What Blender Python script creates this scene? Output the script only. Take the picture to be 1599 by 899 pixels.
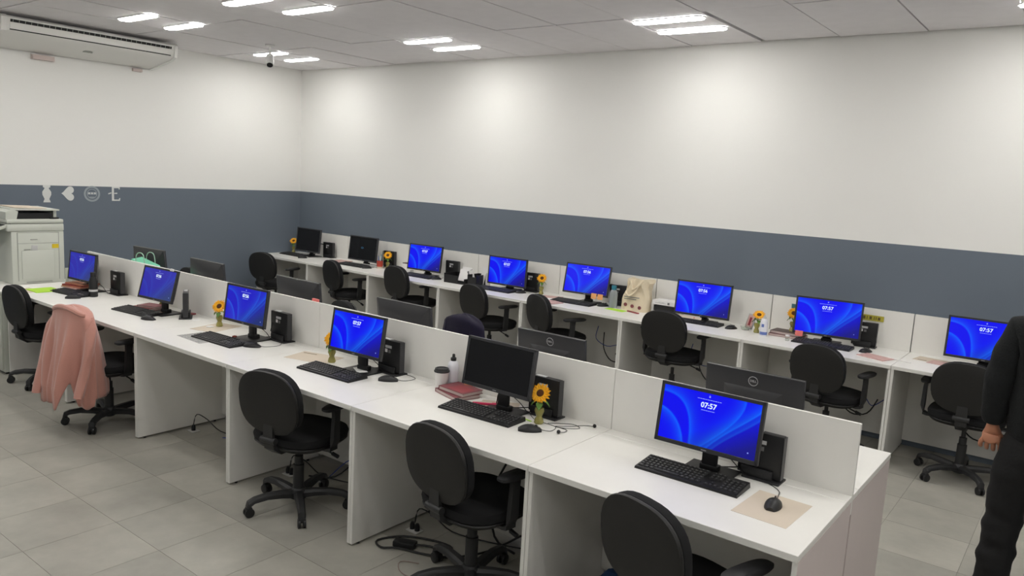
import bpy, bmesh, math, random
from mathutils import Vector, Matrix
random.seed(7)
PI = math.pi; R = math.radians
scn = bpy.context.scene
for o in list(bpy.data.objects): bpy.data.objects.remove(o)
C = scn.collection

# ---------------------------------------------------------------- camera, world, exposure
YAW, PITCH, ROLL = 0.652073, -0.143793, 0.05561
fwd = Vector((-math.sin(YAW)*math.cos(PITCH), math.cos(YAW)*math.cos(PITCH), math.sin(PITCH)))
r0 = Vector((math.cos(YAW), math.sin(YAW), 0)); u0 = r0.cross(fwd)
rr = r0*math.cos(ROLL)+u0*math.sin(ROLL); uu = -r0*math.sin(ROLL)+u0*math.cos(ROLL)
cd = bpy.data.cameras.new('camera'); cam = bpy.data.objects.new('camera', cd); C.objects.link(cam)
cam.matrix_world = Matrix(((rr.x, uu.x, -fwd.x, 0.64716), (rr.y, uu.y, -fwd.y, -2.45753), (rr.z, uu.z, -fwd.z, 1.90567), (0, 0, 0, 1)))
cd.sensor_fit = 'HORIZONTAL'; cd.sensor_width = 36; cd.lens = 1198.44/1599*36; cd.clip_start = .02
scn.camera = cam
w = bpy.data.worlds.new('world'); scn.world = w; w.use_nodes = True
w.node_tree.nodes['Background'].inputs[0].default_value = (.5, .5, .5, 1)
w.node_tree.nodes['Background'].inputs[1].default_value = .05
scn.view_settings.view_transform = 'Standard'; scn.view_settings.look = 'None'
scn.view_settings.gamma = 1; scn.view_settings.exposure = 0.0
LAMP = 35.5                                       # radiance of the ceiling lamps' diffusers

# ---------------------------------------------------------------- helpers: materials
def mat(name, col, rough=.6, metal=0, emit=None, es=1, noise=None, bump=0, trans=0, alpha=1, spec=.5, coat=0, ior=1.45, sheen=0):
    m = bpy.data.materials.new(name); m.use_nodes = True
    nt = m.node_tree; b = nt.nodes['Principled BSDF']
    c = (*col, 1) if len(col) == 3 else col
    b.inputs['Base Color'].default_value = c
    b.inputs['Roughness'].default_value = rough; b.inputs['Metallic'].default_value = metal
    b.inputs['Specular IOR Level'].default_value = spec; b.inputs['IOR'].default_value = ior
    b.inputs['Transmission Weight'].default_value = trans; b.inputs['Alpha'].default_value = alpha
    b.inputs['Coat Weight'].default_value = coat
    if sheen: b.inputs['Sheen Weight'].default_value = sheen
    if emit:
        b.inputs['Emission Color'].default_value = (*emit, 1); b.inputs['Emission Strength'].default_value = es
    if noise or bump:
        tc = nt.nodes.new('ShaderNodeTexCoord'); nz = nt.nodes.new('ShaderNodeTexNoise')
        nt.links.new(tc.outputs['Object'], nz.inputs['Vector'])
        sc, amt = noise if noise else (60, 0)
        nz.inputs['Scale'].default_value = sc; nz.inputs['Detail'].default_value = 5
        if amt:
            mp = nt.nodes.new('ShaderNodeMapRange'); mp.inputs[3].default_value = 1-amt; mp.inputs[4].default_value = 1+amt
            nt.links.new(nz.outputs[0], mp.inputs[0])
            mx = nt.nodes.new('ShaderNodeMix'); mx.data_type = 'RGBA'; mx.blend_type = 'MULTIPLY'; mx.inputs[0].default_value = 1
            mx.inputs[6].default_value = c; nt.links.new(mp.outputs[0], mx.inputs[7]); nt.links.new(mx.outputs[2], b.inputs['Base Color'])
        if bump:
            bp = nt.nodes.new('ShaderNodeBump'); bp.inputs['Strength'].default_value = bump; bp.inputs['Distance'].default_value = .003
            nt.links.new(nz.outputs[0], bp.inputs['Height']); nt.links.new(bp.outputs[0], b.inputs['Normal'])
    return m

WALLC = (.85, .842, .815); BANDC = (.142, .170, .208)
def wall_mat():
    m = mat('wall_paint', WALLC, .75, bump=.15, noise=(35, .012)); nt = m.node_tree; b = nt.nodes['Principled BSDF']
    geo = nt.nodes.new('ShaderNodeNewGeometry'); sep = nt.nodes.new('ShaderNodeSeparateXYZ')
    nt.links.new(geo.outputs['Position'], sep.inputs[0])
    lt = nt.nodes.new('ShaderNodeMath'); lt.operation = 'LESS_THAN'; lt.inputs[1].default_value = 1.554
    nt.links.new(sep.outputs[2], lt.inputs[0])
    mx = nt.nodes.new('ShaderNodeMix'); mx.data_type = 'RGBA'
    nt.links.new(lt.outputs[0], mx.inputs[0]); mx.inputs[6].default_value = (*WALLC, 1); mx.inputs[7].default_value = (*BANDC, 1)
    nt.links.new(mx.outputs[2], b.inputs['Base Color'])
    return m
M = dict(
 wall=wall_mat(),
 ceil=mat('ceiling_tile', (.80, .775, .79), .8, noise=(9, .05), bump=.1),
 grid=mat('ceiling_grid', (.62, .60, .60), .5), black_gap=mat('ceiling_void', (.02, .02, .022), .9),
 grout=mat('grout', (.235, .23, .20), .9),
 white=mat('white_laminate', (.83, .815, .775), .32, noise=(14, .02), bump=.02, spec=.45),
 endp=mat('end_panel_tint', (.66, .57, .555), .35, noise=(14, .02)),  # island end panels, tinted darker and pinker than the white ones
 edge=mat('laminate_edge', (.80, .79, .75), .4),
 black=mat('black_plastic', (.012, .012, .013), .42), dark=mat('dark_plastic', (.022, .022, .024), .5, bump=.2, noise=(300, .1)),
 mback=mat('monitor_back_plastic', (.035, .035, .038), .33, bump=.05, noise=(200, .05)),
 screenoff=mat('switched_off_screen', (.012, .012, .013), .22, spec=.35),
 fabric=mat('chair_fabric', (.008, .008, .009), .95, bump=.6, noise=(500, .2)),
 shell=mat('chair_shell', (.013, .0125, .012), .5, bump=.25, noise=(350, .1)),
 base=mat('chair_base', (.025, .025, .026), .45), 
 keys=mat('key_caps', (.028, .028, .03), .5), keyglyph=mat('key_glyph', (.16, .16, .16), .5),
 paper=mat('beige_paper', (.64, .555, .455), .8, noise=(20, .03)), wpaper=mat('white_paper', (.82, .81, .80), .8),
 sticker=mat('grey_sticker', (.55, .55, .55), .5), sticker2=mat('dark_sticker', (.16, .16, .16), .5),
 led=mat('lamp_diffuser', (.9, .9, .9), .5, emit=(1, .985, .945), es=LAMP), lampframe=mat('lamp_frame', (.8, .8, .8), .4),
 logo=mat('logo_grey', (.42, .42, .43), .3, metal=.4),
 txt=mat('screen_text', (.1, .1, .1), .5, emit=(.75, .9, 1), es=1.0), txt2=mat('screen_small_text', (.1, .1, .1), .5, emit=(.28, .38, .95), es=.9),
 ring=mat('boot_ring', (.02, .02, .02), .5, emit=(.05, .22, .42), es=.8),
 petal=mat('sunflower_petal', (.95, .50, .02), .6, noise=(60, .15)), seed=mat('sunflower_centre', (.10, .035, .01), .9, bump=.5, noise=(400, .3)),
 leaf=mat('green_leaf', (.10, .22, .035), .55, noise=(60, .25)), stem=mat('green_stem', (.12, .22, .04), .5),
 vase=mat('tinted_glass_vase', (.55, .50, .16), .12, trans=.55, alpha=1), clearvase=mat('clear_glass', (.8, .86, .8), .05, trans=.9),
 pink=mat('pink_knit', (.56, .27, .22), .95, bump=.8, noise=(260, .12), sheen=.4), navy=mat('navy_knit', (.007, .0045, .022), .95, bump=.8, noise=(200, .3), sheen=.05),
 blue=mat('blue_cloth', (.01, .035, .10), .9, bump=.5, noise=(150, .2)),
 copier=mat('copier_plastic', (.60, .62, .56), .45, noise=(8, .02)), copier2=mat('copier_seam', (.33, .34, .31), .6), yellow=mat('yellow_sticker', (.80, .60, .03), .5),
 acw=mat('aircon_plastic', (.82, .81, .78), .4), acd=mat('aircon_slot', (.02, .02, .02), .7), 
 camw=mat('camera_white', (.8, .8, .78), .4), lens=mat('camera_lens', (.01, .01, .012), .15),
 lime=mat('lime_paper', (.45, .75, .05), .6), orange=mat('orange_cover', (.50, .20, .12), .5, noise=(25, .5)), redcover=mat('red_cover', (.28, .035, .045), .4, noise=(20, .3)),
 maroon=mat('maroon_cover', (.22, .06, .07), .45, noise=(30, .2)), pages=mat('book_pages', (.62, .52, .49), .8), brown=mat('brown_cover', (.10, .065, .06), .5),
 teal=mat('teal_plastic', (.03, .20, .28), .4), green=mat('mint_paper_bag', (.16, .52, .34), .6), cream=mat('cream_canvas', (.74, .64, .47), .9, bump=.5, noise=(120, .06)),
 rope=mat('bag_cord', (.35, .55, .42), .8),
 bottle=mat('clear_plastic', (.62, .66, .70), .12, trans=.55), wbottle=mat('white_bottle', (.80, .80, .85), .3), bluepr=mat('blue_print', (.14, .2, .5), .4),
 cup=mat('paper_cup', (.82, .80, .78), .5), redcup=mat('red_holder', (.42, .05, .03), .4), hotpink=mat('pink_pen', (.75, .02, .12), .35), peach=mat('peach_plastic', (.70, .35, .18), .35),
 news=mat('newsprint', (.42, .41, .39), .8, noise=(45, .35)), pinkmag=mat('pink_flyer', (.60, .38, .35), .5, noise=(30, .35)), skin=mat('skin', (.50, .22, .13), .5, noise=(30, .06)),
 wool=mat('black_sweater', (.0055, .0065, .007), .95, bump=.8, noise=(120, .3)), trouser=mat('black_trousers', (.006, .006, .0065), .85, bump=.4, noise=(80, .3)),
 hair=mat('dark_hair', (.015, .01, .008), .6), shoe=mat('black_shoe', (.01, .01, .01), .4), eye=mat('eye_white', (.8, .8, .8), .2), lip=mat('lip', (.4, .13, .1), .5),
 cable=mat('black_cable', (.012, .012, .012), .5), bluecable=mat('blue_cable', (.02, .06, .35), .5), greycable=mat('grey_cable', (.32, .25, .22), .6), red=mat('red_mark', (.6, .05, .08), .5), postit=mat('coral_note', (.85, .22, .20), .7), postit2=mat('orange_note', (.80, .38, .14), .7), stickteal=mat('teal_note', (.06, .17, .22), .7),
 olive=mat('olive_label', (.48, .42, .05), .6), ink=mat('dark_ink', (.12, .09, .03), .7), decal=mat('wall_decal', (.72, .73, .71), .6), decal2=mat('wall_decal_faint', (.33, .37, .40), .6),
 steel=mat('steel', (.5, .5, .5), .3, metal=1), socket=mat('floor_socket', (.6, .6, .58), .4), candy=mat('brown_sweet', (.2, .04, .03), .3),
)

# ---------------------------------------------------------------- helpers: meshes and objects
class MB:
    def __init__(s): s.v = []; s.f = []
    def add(s, v, f, mx=None):
        n = len(s.v); s.v += [tuple(mx @ Vector(p)) if mx else tuple(p) for p in v]; s.f += [tuple(i+n for i in q) for q in f]; return s
    def box(s, x0, x1, y0, y1, z0, z1, bev=0, mx=None, seg=2):
        if not bev:
            v = [(x, y, z) for x in (x0, x1) for y in (y0, y1) for z in (z0, z1)]
            return s.add(v, [(0, 1, 3, 2), (4, 6, 7, 5), (0, 4, 5, 1), (2, 3, 7, 6), (0, 2, 6, 4), (1, 5, 7, 3)], mx)
        bm = bmesh.new(); bmesh.ops.create_cube(bm, size=1)
        for p in bm.verts: p.co = Vector(((x0+x1)/2+p.co.x*(x1-x0), (y0+y1)/2+p.co.y*(y1-y0), (z0+z1)/2+p.co.z*(z1-z0)))
        bmesh.ops.bevel(bm, geom=bm.edges[:], offset=bev, segments=seg, profile=.5, affect='EDGES')
        return s.bm(bm, mx)
    def bm(s, bm, mx=None):
        bm.verts.index_update(); v = [p.co[:] for p in bm.verts]; f = [tuple(q.index for q in g.verts) for g in bm.faces]; bm.free(); return s.add(v, f, mx)
    def lathe(s, prof, n=20, mx=None, cap=True):
        v = []; f = []
        for r, z in prof:
            for i in range(n): a = 2*PI*i/n; v.append((r*math.cos(a), r*math.sin(a), z))
        for k in range(len(prof)-1):
            for i in range(n): j = (i+1) % n; f.append((k*n+i, k*n+j, (k+1)*n+j, (k+1)*n+i))
        if cap: f.append(tuple(range(n))[::-1]); f.append(tuple((len(prof)-1)*n+i for i in range(n)))
        return s.add(v, f, mx)
    def tube(s, pts, r, n=6, smooth=3):
        P = [Vector(p) for p in pts]
        if smooth and len(P) > 2:
            Q = []
            for i in range(len(P)-1):
                a = P[max(i-1, 0)]; b = P[i]; c = P[i+1]; d = P[min(i+2, len(P)-1)]
                for k in range(smooth+1):
                    t = k/(smooth+1)
                    Q.append(.5*((2*b)+(-a+c)*t+(2*a-5*b+4*c-d)*t*t+(-a+3*b-3*c+d)*t*t*t))
            Q.append(P[-1]); P = Q
        rf = r if callable(r) else (lambda t: r)
        v = []; f = []; up = Vector((0, 0, 1))
        for i, p in enumerate(P):
            t = (P[min(i+1, len(P)-1)]-P[max(i-1, 0)]).normalized()
            a = t.cross(up if abs(t.z) < .95 else Vector((1, 0, 0))).normalized(); b = t.cross(a)
            q = rf(i/(len(P)-1))
            for k in range(n): g = 2*PI*k/n; v.append(tuple(p+a*q*math.cos(g)+b*q*math.sin(g)))
        for i in range(len(P)-1):
            for k in range(n): j = (k+1) % n; f.append((i*n+k, i*n+j, (i+1)*n+j, (i+1)*n+k))
        f.append(tuple(range(n))[::-1]); f.append(tuple((len(P)-1)*n+k for k in range(n)))
        return s.add(v, f)
    def loft(s, rings, cap=True):
        n = len(rings[0]); v = [p for r_ in rings for p in r_]; f = []
        for k in range(len(rings)-1):
            for i in range(n): j = (i+1) % n; f.append((k*n+i, k*n+j, (k+1)*n+j, (k+1)*n+i))
        if cap: f.append(tuple(range(n))[::-1]); f.append(tuple((len(rings)-1)*n+i for i in range(n)))
        return s.add(v, f)
    def prism(s, poly, h, mx=None):      # polygon in xy, extruded along z
        n = len(poly); v = [(x, y, 0) for x, y in poly]+[(x, y, h) for x, y in poly]
        f = [tuple(range(n))[::-1], tuple(range(n, 2*n))]+[(i, (i+1) % n, n+(i+1) % n, n+i) for i in range(n)]
        return s.add(v, f, mx)
    def mesh(s, name, smooth=False):
        me = bpy.data.meshes.new(name); me.from_pydata(s.v, [], s.f); me.update()
        b = bmesh.new(); b.from_mesh(me); bmesh.ops.recalc_face_normals(b, faces=b.faces[:]); b.to_mesh(me); b.free()
        if smooth:
            me.polygons.foreach_set('use_smooth', [True]*len(me.polygons))
            try: me.set_sharp_from_angle(angle=R(40))
            except Exception: pass
        return me

def obj(name, me, m=None, parent=None, loc=(0, 0, 0), rot=(0, 0, 0)):
    if isinstance(me, MB): me = me.mesh(name, True)
    if m is not None and not me.materials: me.materials.append(M[m] if isinstance(m, str) else m)
    o = bpy.data.objects.new(name, me); C.objects.link(o); o.location = loc; o.rotation_euler = rot
    if parent: o.parent = parent
    return o
def tag(o, label, cat, group=None):
    o['label'] = label; o['category'] = cat
    if group: o['group'] = group
    return o
def thing(name, label, cat, loc=(0, 0, 0), rz=0, group=None, rot=None):
    o = bpy.data.objects.new(name, None); C.objects.link(o); o.empty_display_size = .05
    o.location = loc; o.rotation_euler = rot or (0, 0, rz)
    return tag(o, label, cat, group)
CACHE = {}
def cm(key, fn, smooth=True):
    if key not in CACHE: CACHE[key] = fn().mesh(key, smooth)
    return CACHE[key]
def struct(name, mb, m):
    o = obj(name, mb, m); o['kind'] = 'structure'; return o

def text_mesh(s, size, offset=0, ext=.0004):
    key = 'text_%s_%.4f' % (s, size)
    if key in CACHE: return CACHE[key]
    c = bpy.data.curves.new(key, 'FONT'); c.body = s; c.size = size; c.align_x = 'CENTER'; c.align_y = 'CENTER'; c.offset = offset; c.extrude = ext; c.resolution_u = 3
    o = bpy.data.objects.new(key, c); C.objects.link(o)
    dg = bpy.context.evaluated_depsgraph_get(); me = bpy.data.meshes.new_from_object(o.evaluated_get(dg)); me.materials.clear()
    bpy.data.objects.remove(o); CACHE[key] = me
    return me

# ================================================================ STRUCTURE
XL, XR, YF, YB, ZC, DZ = -8.01, 3.3, -4.6, 4.052, 3.136, .74
struct('wall_left', MB().box(XL-.12, XL, YF, YB, 0, ZC+.3), 'wall')
struct('wall_back', MB().box(XL-.12, XR+.12, YB, YB+.12, 0, ZC+.3), 'wall')
struct('wall_right', MB().box(XR, XR+.12, YF, YB, 0, ZC+.3), 'wall')
struct('wall_front', MB().box(XL-.12, XR+.12, YF-.12, YF, 0, ZC+.3), 'wall')

def proj(p):
    d = Vector(p)-cam.matrix_world.translation; z = d.dot(fwd)
    if z < .05: return None
    return (799.5+1198.44*d.dot(rr)/z, 449.5-1198.44*d.dot(uu)/z, z)
def floor_mat():
    m = mat('porcelain_tile', (.37, .358, .315), .38, spec=.4); nt = m.node_tree; b = nt.nodes['Principled BSDF']
    geo = nt.nodes.new('ShaderNodeNewGeometry'); oi = nt.nodes.new('ShaderNodeObjectInfo')
    n1 = nt.nodes.new('ShaderNodeTexNoise'); n1.inputs['Scale'].default_value = 2.2; n1.inputs['Detail'].default_value = 7; n1.inputs['Roughness'].default_value = .62
    ad = nt.nodes.new('ShaderNodeVectorMath'); ad.operation = 'ADD'; nt.links.new(geo.outputs['Position'], ad.inputs[0])
    sc = nt.nodes.new('ShaderNodeMath'); sc.operation = 'MULTIPLY'; sc.inputs[1].default_value = 7.3; nt.links.new(oi.outputs['Random'], sc.inputs[0]); nt.links.new(sc.outputs[0], ad.inputs[1])
    nt.links.new(ad.outputs[0], n1.inputs['Vector'])
    mp = nt.nodes.new('ShaderNodeMapRange'); mp.inputs[1].default_value = .3; mp.inputs[2].default_value = .7; mp.inputs[3].default_value = .80; mp.inputs[4].default_value = 1.16
    nt.links.new(n1.outputs[0], mp.inputs[0])
    r2 = nt.nodes.new('ShaderNodeMapRange'); r2.inputs[3].default_value = .95; r2.inputs[4].default_value = 1.05; nt.links.new(oi.outputs['Random'], r2.inputs[0])
    mu = nt.nodes.new('ShaderNodeMath'); mu.operation = 'MULTIPLY'; nt.links.new(mp.outputs[0], mu.inputs[0]); nt.links.new(r2.outputs[0], mu.inputs[1])
    mx = nt.nodes.new('ShaderNodeMix'); mx.data_type = 'RGBA'; mx.blend_type = 'MULTIPLY'; mx.inputs[0].default_value = 1; mx.inputs[6].default_value = (.375, .362, .318, 1)
    nt.links.new(mu.outputs[0], mx.inputs[7]); nt.links.new(mx.outputs[2], b.inputs['Base Color'])
    return m
M['tile'] = floor_mat()
flo = struct('floor', MB().box(XL-.12, XR+.12, YF-.12, YB+.12, -.1, -.0025), 'grout')
T = .44; tm = None; tiles = []
x = -3.25-11*T
while x < XR:
    y = -.66-9*T
    while y < YB:
        x0, x1, y0, y1 = max(x, XL), min(x+T, XR), max(y, YF), min(y+T, YB)
        if x1-x0 > .02 and y1-y0 > .02: tiles.append((x0, x1, y0, y1))
        y += T
    x += T
def score(t):
    p = [proj((a, b, 0)) for a in t[:2] for b in t[2:]]
    if any(q is None for q in p): return 0
    if max(q[0] for q in p) < 0 or min(q[0] for q in p) > 1599 or max(q[1] for q in p) < 0 or min(q[1] for q in p) > 899: return 0
    return 1/sum(q[2] for q in p)
tiles.sort(key=score, reverse=True)
G = .0010
for i, t in enumerate(tiles[:290]):
    wx, wy = t[1]-t[0], t[3]-t[2]; key = 'floor_tile_%.3f_%.3f' % (wx, wy)
    me = cm(key, lambda: MB().box(G, wx-G, G, wy-G, -.008, 0), False)
    obj('floor_tile', me, 'tile', flo, (t[0], t[2], 0))
mb = MB()
for t in tiles[290:]: mb.box(t[0]+G, t[1]-G, t[2]+G, t[3]-G, -.008, 0)
o = obj('floor_tiling', mb.mesh('floor_tiling'), 'tile', flo); o['kind'] = 'stuff'

# ceiling: void above, .627 x 1.245 m lay-in tiles with narrow joints
ceil = struct('ceiling', MB().box(XL-.12, XR+.12, YF-.12, YB+.12, ZC+.03, ZC+.1), 'black_gap')
TX, TY = .6267, 1.243
x = -1.83-10*TX; ct = []
while x < XR:
    y = 2.822-6*TY
    while y < YB:
        x0, x1, y0, y1 = max(x, XL), min(x+TX, XR), max(y, YF), min(y+TY, YB)
        if x1-x0 > .03 and y1-y0 > .03: ct.append((x0, x1, y0, y1))
        y += TY
    x += TX
for t in ct:
    x0, x1, y0, y1 = t; g = .0055; a, b, c, d = x0+g, x1-g, y0+g, y1-g
    if y1 > 4.0 and x0 > -1.9: d -= .012
    if y1 > 4.0 and -1.9 < x0 < -1.7: a += .03; d -= .012            # a tile pushed askew leaves a dark gap
    if y1 > 4.0 and -6.9 < x0 < -6.75: a += .035
    if y1 > 4.0 and -6.3 < x0 < -6.1: d -= .02
    dz = random.choice((0, 0, .0015, -.0015, .003))
    obj('ceiling_tile', MB().box(a, b, c, d, ZC+dz, ZC+.02+dz).mesh('ceiling_tile'), 'ceil', ceil)

# ---------------------------------------------------------------- ceiling lamps
def lampbar(cx, cy, label, group='recessed ceiling lamps'):
    t = thing('ceiling_light', label, 'ceiling light', (cx, cy, ZC), 0, group)
    def dif():
        m = MB(); pts = []
        for sx, a0 in ((1, -PI/2), (-1, PI/2)):
            for k in range(9): a = a0+PI*k/8; pts.append((sx*.235+.052*math.cos(a), .052*math.sin(a)))
        return m.prism(pts, .014)
    obj('diffuser', cm('lamp_diffuser', dif, False), 'led', t, (0, 0, -.016))
    def fr():
        m = MB(); A = []; B = []
        for sx, a0 in ((1, -PI/2), (-1, PI/2)):
            for k in range(9): a = a0+PI*k/8; A.append((sx*.235+.054*math.cos(a), .054*math.sin(a))); B.append((sx*.235+.062*math.cos(a), .062*math.sin(a)))
        return m.loft([[(x, y, 0) for x, y in A], [(x, y, -.01) for x, y in A], [(x, y, -.01) for x, y in B], [(x, y, 0) for x, y in B]], cap=False)
    obj('frame', cm('lamp_frame', fr), 'lampframe', t)
LL = [(-2.15, 2.95, 'slim bright ceiling lamp at right centre, farther from the back wall of its pair'),
      (-2.15, 3.36, 'slim bright ceiling lamp at right centre, nearer the back wall of its pair'),
      (-4.65, 2.95, 'slim ceiling lamp above the middle of the back row, left one of its pair'),
      (-4.65, 3.36, 'slim ceiling lamp above the middle of the back row, right one of its pair'),
      (-7.08, 2.92, 'slim ceiling lamp directly behind the white security camera'),
      (-7.08, 3.34, 'slim ceiling lamp nearest the room corner, right of the security camera'),
      (-6.44, 1.09, 'leftmost slim ceiling lamp, just above the air conditioner'),
      (-6.44, 1.52, 'slim ceiling lamp just right of the leftmost one, by the air conditioner end'),
      (-4.61, 1.54, 'large slim ceiling lamp near the top edge, left of centre'),
      (-4.80, 1.12, 'ceiling lamp cut by the top edge of the photo, left of centre'),
      (0.33, 3.36, 'ceiling lamp cut by the top right corner of the photo')]
for a in LL: lampbar(*a)
for cx, cy in [(.33, 2.95), (2.6, 2.95), (2.6, 3.36), (-2.15, 1.12), (-2.15, 1.54), (.33, 1.12), (.33, 1.54), (2.6, 1.54)]+[(x_, y_) for x_ in (-6.6, -4.65, -2.15, .33, 2.6) for y_ in (-.72, -.30, -2.7, -2.28)]:  # unseen lamps, added as fill light for the aisles and knee spaces
    cols_ = {-6.6: 'at the far left', -4.65: 'left of centre', -2.15: 'right of centre', .33: 'above the camera side', 2.6: 'at the far right'}
    rows_ = {2.95: 'back row', 3.36: 'nearest back wall', 1.12: 'island near bar', 1.54: 'island far bar', -.72: 'front aisle near bar', -.30: 'front aisle far bar', -2.7: 'behind the photographer', -2.28: 'beside the photographer'}
    lampbar(cx, cy, 'added slim fill lamp outside the frame, '+cols_[cx]+', '+rows_[cy])

# ================================================================ DESKS
P = 1.0947; D = .664
def desk(name, x0, x1, yf, flip, label, group, left=False, right=False, depth=D):
    """one seat: worktop, cable strip, two side panels, back panel; front edge at local y=0"""
    t = thing(name, label, 'desk', ((x0+x1)/2, yf, 0), PI if flip else 0, group)
    W = (x1-x0)/2-.0012
    obj('worktop', MB().box(-W, W, 0, depth-.077, DZ-.025, DZ, .0015, seg=1), 'white', t)
    obj('cable_strip', MB().box(-W, W, depth-.075, depth, DZ-.025, DZ, .0015, seg=1), 'white', t)
    obj('edge_band', MB().box(-W+.001, W-.001, -.0012, .0002, DZ-.0245, DZ-.001), 'edge', t)
    for s in (-1, 1):
        end = (s == 1 and right)
        a, b = sorted((s*W, s*(W-.018)))
        sp = obj('side_panel', MB().box(a, b, .012 if not end else .004, depth, .012, DZ-.0255), 'endp' if end else 'white', t)
        obj('panel_edge', MB().box(a+.0003, b-.0003, .0105 if not end else .0028, .0118 if not end else .0038, .012, DZ-.0255), 'edge', sp)
        for yy in (.06, depth-.08): obj('foot', cm('desk_foot', lambda: MB().lathe([(.0085, 0), (.0085, .012)], 10)), 'black', sp, ((a+b)/2, yy, 0))
    obj('back_panel', MB().box(-W+.019, W-.019, depth-.03, depth-.014, .05, DZ-.026), 'white', t)
    return t
seatn = ['at the near right end', 'second from the near right end', 'third from the near right end', 'with no chair in front of it', 'behind the pink cardigan', 'at the far left end by the copier']
for i in range(6):
    desk('desk', -(i+1)*P, -i*P, 0, False, 'white laminate desk in the front row, '+seatn[i], 'desks of the front island, near side', right=(i == 0))
seatc = ['at the near right end', 'second from the near right end', 'third from the near right end', 'third from the far left end', 'second from the far left end', 'at the far left end']
for i in range(6):
    d_ = desk('desk', -(i+1)*P, -i*P, 2*D+.02, True, 'white laminate desk behind the partition of the island, '+seatc[i], 'desks of the front island, far side')
    if i == 0:
        for ch in d_.children:
            if ch.name.startswith('side_panel') and ch.data.vertices[0].co.x < 0: ch.data.materials[0] = M['endp']
XB, YBF = -.419, 3.374; PB = 1.0914
nm = ['at the far left by the room corner', 'second from the room corner', 'third from the room corner', 'with the black document trays', 'with the blue-capped bottle', 'right of the canvas bag', 'with the yellow label on its partition', 'at the right end behind the person']
for k in range(-1, 7):
    x1 = XB-k*PB; x0 = x1-PB
    if k == 6: x0 = XL+.005
    desk('desk', x0, x1, YBF, False, 'white laminate desk along the back wall, '+nm[6-k], 'desks along the back wall', depth=YB-YBF-.004)
# partitions
for (a, b, l) in ((-P, 0, 'white partition panel at the near right end of the island'), (-3*P, -P, 'long white partition panel in the middle of the island'), (-5*P, -3*P, 'long white partition panel in the left half of the island'), (-6*P, -5*P, 'short white partition panel at the copier end of the island')):
    t = thing('desk_partition', l, 'partition', ((a+b)/2, D+.01, .66), 0, 'partition panels of the island')
    W = (b-a)/2-.0015
    obj('panel', MB().box(-W, W, -.0085, .0085, 0, .372-.0015), 'white', t)
    obj('top_edge', MB().box(-W, W, -.0088, .0088, .3708, .3727), 'edge', t)
    obj('bracket', MB().box(-W+.1, -W+.14, -.0095, .0095, -.02, .05).box(W-.14, W-.1, -.0095, .0095, -.02, .05), 'steel', t)
for k in range(-1, 7):
    x1 = XB-k*PB; x0 = max(x1-PB, XL+.005)
    if k == 6: x0 = -7.75
    t = thing('desk_partition', 'white partition panel against the back wall, '+nm[6-k].replace('at the', 'on the desk at the').replace('with', 'on the desk with').replace('its partition', 'it'), 'partition', ((x0+x1)/2, YB-.022, DZ), 0, 'partition panels along the back wall')
    W = (x1-x0)/2-.0035
    obj('panel', MB().box(-W, W, -.009, .009, .0005, .295), 'white', t)
    obj('top_edge', MB().box(-W, W, -.0093, .0093, .295, .297), 'edge', t)

# ================================================================ MONITORS
def wallpaper(kind):
    """flat colours of the lock screen picture, as a colour attribute on a fine grid"""
    def bez(p, n=24):
        out = []
        for k in range(n+1):
            t = k/n; a = (1-t)**3; b = 3*t*(1-t)**2; c = 3*t*t*(1-t); d = t**3
            out.append((a*p[0][0]+b*p[1][0]+c*p[2][0]+d*p[3][0], a*p[0][1]+b*p[1][1]+c*p[2][1]+d*p[3][1]))
        return out
    A = 1.75
    cur = [(bez([(-.05, .60), (.14, .55), (.24, .28), (.27, -.05)]), -1, .9), (bez([(-.05, .88), (.22, .92), (.34, .66), (.335, -.05)]), 1, .75),
           (bez([(.84, 1.05), (.86, .72), (.70, .42), (.42, -.05)]), -1, .7), (bez([(1.03, .92), (.86, .58), (.66, .36), (.49, -.05)]), -1, .9), (bez([(1.03, .78), (.9, .52), (.7, .3), (.54, -.05)]), -1, .6)]
    NX, NY = 112, 64; cols = []
    for j in range(NY+1):
        for i in range(NX+1):
            u, v = i/NX, j/NY
            s = 0
            for pts, side, g in cur:
                bd = 9; sg = 1
                for k in range(len(pts)-1):
                    ax, ay = pts[k][0]*A, pts[k][1]; bx, by = pts[k+1][0]*A, pts[k+1][1]; px, py = u*A, v
                    dx, dy = bx-ax, by-ay; L = dx*dx+dy*dy; t = max(0, min(1, ((px-ax)*dx+(py-ay)*dy)/L))
                    ex, ey = px-ax-dx*t, py-ay-dy*t; dd = ex*ex+ey*ey
                    if dd < bd: bd = dd; sg = 1 if dx*ey-dy*ex > 0 else -1
                dd = math.sqrt(bd)
                s += g*((math.exp(-dd/.075)*.85+.25*math.exp(-(dd/.02)**2)) if sg == side else math.exp(-(dd/.012)**2))
            s = min(s, 1.15)
            dark = max(0, min(1, (u-.52)*1.6+(.42-v)*1.5))**1.0
            if kind == 'bright': base = (.0, .0, .86); hi = (.0, .14, 1.0); dk = (.006, .006, .16)
            elif kind == 'dim': base = (.012, .010, .52); hi = (.012, .10, .70); dk = (.012, .03, .12)
            else: base = (.022, .018, .36); hi = (.02, .05, .45); dk = (.028, .05, .15)
            c = [base[q]*(1-min(s, 1)*.9)+hi[q]*min(s, 1.1)*.9 for q in range(3)]
            c = [c[q]*(1-dark*.9)+dk[q]*dark*.9+hi[q]*s*dark*.12 for q in range(3)]
            cols.append((*[max(0, x_) for x_ in c], 1))
    return NX, NY, cols
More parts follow.
